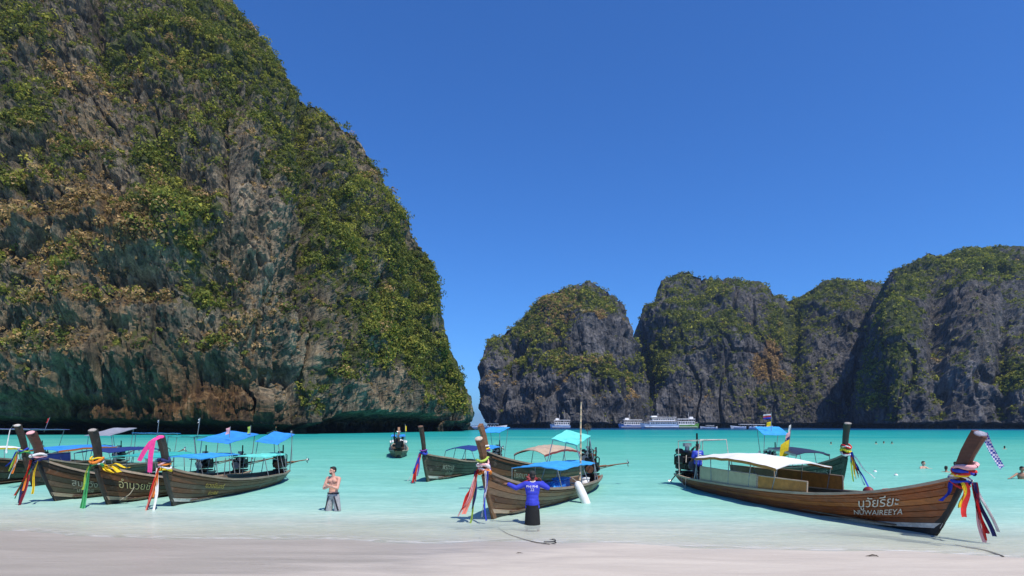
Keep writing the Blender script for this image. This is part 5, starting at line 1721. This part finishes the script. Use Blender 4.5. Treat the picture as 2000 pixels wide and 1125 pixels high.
# driftwood scraps on the sand
for px, py, s_, lab in ((937, 1052, .05, 'tiny dark scrap of driftwood on sand left of the anchor rope'), (1705, 1087, .14, 'flat scrap of driftwood on sand below the big boat'), (32, 1008, .22, 'dark weed clump in the shallows at far left'), (1014, 1081, .08, 'thin stick on the sand nearest the camera')):
    q = g0(px, py, .01)
    b = thing('driftwood', lab, 'driftwood', q, random.uniform(0, 3), 'scraps on the sand')
    r_ = random.Random(px)
    for k in range(3):
        m = MB()
        P0 = Vector((r_.uniform(-s_, s_) * .4, r_.uniform(-s_, s_) * .3, .0)); D_ = Vector((r_.uniform(-1, 1), r_.uniform(-.5, .5), .05)) * s_
        m.tube([P0 - D_, P0 + Vector((0, 0, s_ * .12)), P0 + D_ * .9], [s_ * .03, s_ * .09, s_ * .03], 5)
        m.obj('stick', plain('driftwood', (.09, .07, .05), .9, .4, 12), b)
for px, py, lab in ((1709, 922, 'white float bobbing on the left of two floats beyond the big boat'), (1750, 929, 'white float bobbing on the right of two floats beyond the big boat')):
    b = thing('float', lab, 'float', on_water(px, py), 0, 'white floats')
    m = MB(); m.ell((0, 0, .02), (.10, .10, .08), 10, 7); m.obj('ball', WHITEP, b, True)
    m = MB(); m.tube([(0, 0, .09), (0, 0, .15)], .02, 6); m.obj('eyelet', STEEL, b)

# ------------------------------------------------------------------ tour boats far across the bay
GLASSD = plain('dark_glass', (.02, .03, .045), .15, .2, 2, 0, .8)
HB = {'blue': plain('hull_blue', (.16, .30, .55), .4, .12, .6), 'white': plain('hull_white', (.86, .86, .86), .4, .05, .6), 'green': plain('hull_green', (.10, .28, .06), .45, .15, .6), 'paleblue': plain('hull_paleblue', (.38, .52, .70), .4, .1, .6), 'deep': plain('hull_deep', (.05, .14, .40), .4, .1, .6)}
def ship_hull(L, B, fb, sheer=.5):
    rows = []
    for i in range(13):
        t_ = i / 12
        w_ = B / 2 * (1 - max(0, (t_ - .55) / .45) ** 2.2) * (.92 + .08 * min(1, t_ * 6))
        zt = fb + sheer * max(0, (t_ - .4) / .6) ** 1.6
        ov = .12 * L * max(0, (t_ - .7) / .3) * .5
        x = -L / 2 + L * t_
        rows.append([Vector((x, -w_ * .6, -.4)), Vector((x + ov * .5, -w_ * .92, fb * .4)), Vector((x + ov, -w_, zt)), Vector((x + ov, w_, zt)), Vector((x + ov * .5, w_ * .92, fb * .4)), Vector((x, w_ * .6, -.4))])
    m = MB(); m.grid(rows)
    a = rows[0]; m.add(a, [tuple(range(6))])
    return m
def ferry(px, py, d, w_px, h_m, face, label, hull, decks=2, house=HB['white'], group='tour boats anchored across the bay'):
    x = (px - 1000) / F * d
    L = w_px / F * d
    r = thing('tour_boat', label, 'tour boat', (x, d, 0), 0 if face > 0 else math.pi, group)
    fb = h_m * .28
    ship_hull(L, L * .28, fb, fb * .5).obj('hull', hull, r)
    m = MB(); m.box((-.02 * L, 0, fb * .42), (L * .92, L * .285, fb * .12)); m.obj('rubbing_band', HB['white'], r)
    z = fb
    dh = (h_m - fb) / (decks + .35)
    W = L * .25
    for k in range(decks):
        l_ = L * (.74 - .12 * k)
        cx = -L * (.06 + .02 * k)
        m = MB(); m.box((cx, 0, z + dh * .30), (l_, W, dh * .60), None, .05); dk = m.obj('deck_house', house if k == 0 else HB['white'], r)
        n = max(4, int(l_ / 1.6))
        for sd in (-1, 1):
            for i in range(n):
                xx = cx - l_ * .44 + l_ * .88 * i / (n - 1)
                m = MB(); m.box((xx, sd * W * .503, z + dh * .36), (l_ * .70 / n, .05, dh * .34)); m.obj('window', GLASSD, dk)
        m = MB(); m.box((cx + l_ * .505, 0, z + dh * .38), (.06, W * .8, dh * .3)); m.obj('windscreen', GLASSD, dk)
        m = MB(); m.box((cx - .01 * L, 0, z + dh * .94), (l_ * 1.10, W * 1.08, dh * .10), None, .04); m.obj('roof', HB['white'], r)
        for i in range(6):
            for sd in (-1, 1):
                m = MB(); xx = cx - l_ * .53 + l_ * 1.06 * i / 5
                m.beam((xx, sd * W * .52, z), (xx, sd * W * .52, z + dh * .9), .10, .10); m.obj('post', HB['white'], r)
        z += dh
    m = MB(); m.box((L * .18, 0, z + dh * .12), (L * .16, W * .6, dh * .36), None, .05); m.obj('wheelhouse', HB['white'], r)
    m = MB(); m.tube([(L * .06, 0, z), (L * .06, 0, z + dh * 1.0)], .10, 6); m.beam((L * .03, 0, z + dh * .7), (L * .09, 0, z + dh * .7), .08, .08); m.obj('mast', HB['white'], r)
    for sd in (-1, 1):
        m = MB()
        m.tube([(L * .30, sd * W * .42, fb * 1.5), (L * .42, sd * W * .28, fb * 1.75), (L * .50, sd * .1, fb * 1.9)], .06, 5)
        for i in range(4):
            q = i / 3
            m.tube([(L * (.30 + .19 * q), sd * W * (.42 - .38 * q), fb * 1.0), (L * (.30 + .19 * q), sd * W * (.42 - .38 * q), fb * (1.5 + .38 * q))], .05, 4)
        m.obj('railing', HB['white'], r)
    return r
def speedboat(px, d, w_px, face, label, hull, canopy, rz=None, group='speedboats across the bay', people=0):
    x = (px - 1000) / F * d
    L = w_px / F * d
    r = thing('speedboat', label, 'speedboat', (x, d, 0), (0 if face > 0 else math.pi) if rz is None else rz, group)
    fb = L * .085
    ship_hull(L, L * .26, fb, fb * .8).obj('hull', hull, r)
    m = MB(); m.box((-.03 * L, 0, fb * .8), (L * .9, L * .262, fb * .16)); m.obj('rubbing_band', HB['deep'], r)
    m = MB(); m.box((-L * .08, 0, L * .20), (L * .52, L * .23, L * .016), None, .03); can = m.obj('canopy', canopy, r)
    for i in range(4):
        for sd in (-1, 1):
            m = MB(); xx = -L * .32 + L * .48 * i / 3; m.beam((xx, sd * L * .105, fb * .8), (xx, sd * L * .105, L * .2), .05, .05); m.obj('post', HB['white'], can)
    m = MB(); m.add([(L * .20, -L * .10, fb * 1.3), (L * .20, L * .10, fb * 1.3), (L * .14, L * .09, L * .16), (L * .14, -L * .09, L * .16), (L * .215, -L * .10, fb * 1.3), (L * .215, L * .10, fb * 1.3), (L * .155, L * .09, L * .16), (L * .155, -L * .09, L * .16)],
                   [(0, 1, 2, 3), (7, 6, 5, 4), (0, 4, 5, 1), (2, 6, 7, 3)]); m.obj('windscreen', GLASSD, r)
    for sd in (-1, 0, 1):
        m = MB(); m.box((-L * .52, sd * L * .06, fb * 1.0), (L * .05, L * .04, L * .09), None, .05); m.box((-L * .525, sd * L * .06, fb * .1), (L * .03, L * .02, L * .10)); m.obj('outboard_motor', BLACKM if face > 0 else HB['white'], r)
    for i in range(4):
        m = MB(); m.box((-L * .28 + i * L * .11, 0, fb * 1.15), (L * .04, L * .18, fb * .5), None, .03); m.obj('seat', HB['paleblue'], r)
    return r
ferry(1289, 836, 540, 70, 11.6, -1, 'large pale blue two deck tour ferry, biggest of the far boats', HB['paleblue'], 2, HB['paleblue'])
ferry(1232, 836, 560, 44, 10, -1, 'small white tour boat just left of the big pale blue ferry', HB['deep'], 1)
ferry(1342, 835, 550, 42, 11, 1, 'white tour boat with green hull just right of the big ferry', HB['green'], 1)
ferry(1095, 835, 545, 38, 9.5, -1, 'blue hulled tour boat alone below the domed headland', HB['blue'], 1)
speedboat(1384, 500, 30, -1, 'small white speedboat right of the green hulled tour boat', HB['white'], HB['white'])
speedboat(1452, 430, 46, -1, 'white speedboat on the left of two under the dark cliff', HB['white'], HB['white'])
speedboat(1484, 405, 46, 1, 'pale blue speedboat on the right of two under the dark cliff', HB['paleblue'], HB['white'])
speedboat(922, 500, 40, 1, 'white speedboat in the gap beside the foot of the near cliff', HB['white'], HB['paleblue'])
speedboat(966, 520, 44, 1, 'low white speedboat leaving the bay in front of the domed headland', HB['white'], HB['paleblue'])
# ------------------------------------------------------------------ sea air
t = NT('sea_air')
vp = t.n('VolumePrincipled')
vp.inputs['Color'].default_value = (.5, .72, 1.0, 1)
vp.inputs['Density'].default_value = .00008
vp.inputs['Anisotropy'].default_value = .3
t.l(vp.outputs[0], t.out.inputs['Volume'])
m = MB(); m.box((0, 4000, 150), (30000, 26000, 382))
tag(m.obj('haze', t.m), 'thin blue sea haze', None, None, 'stuff')
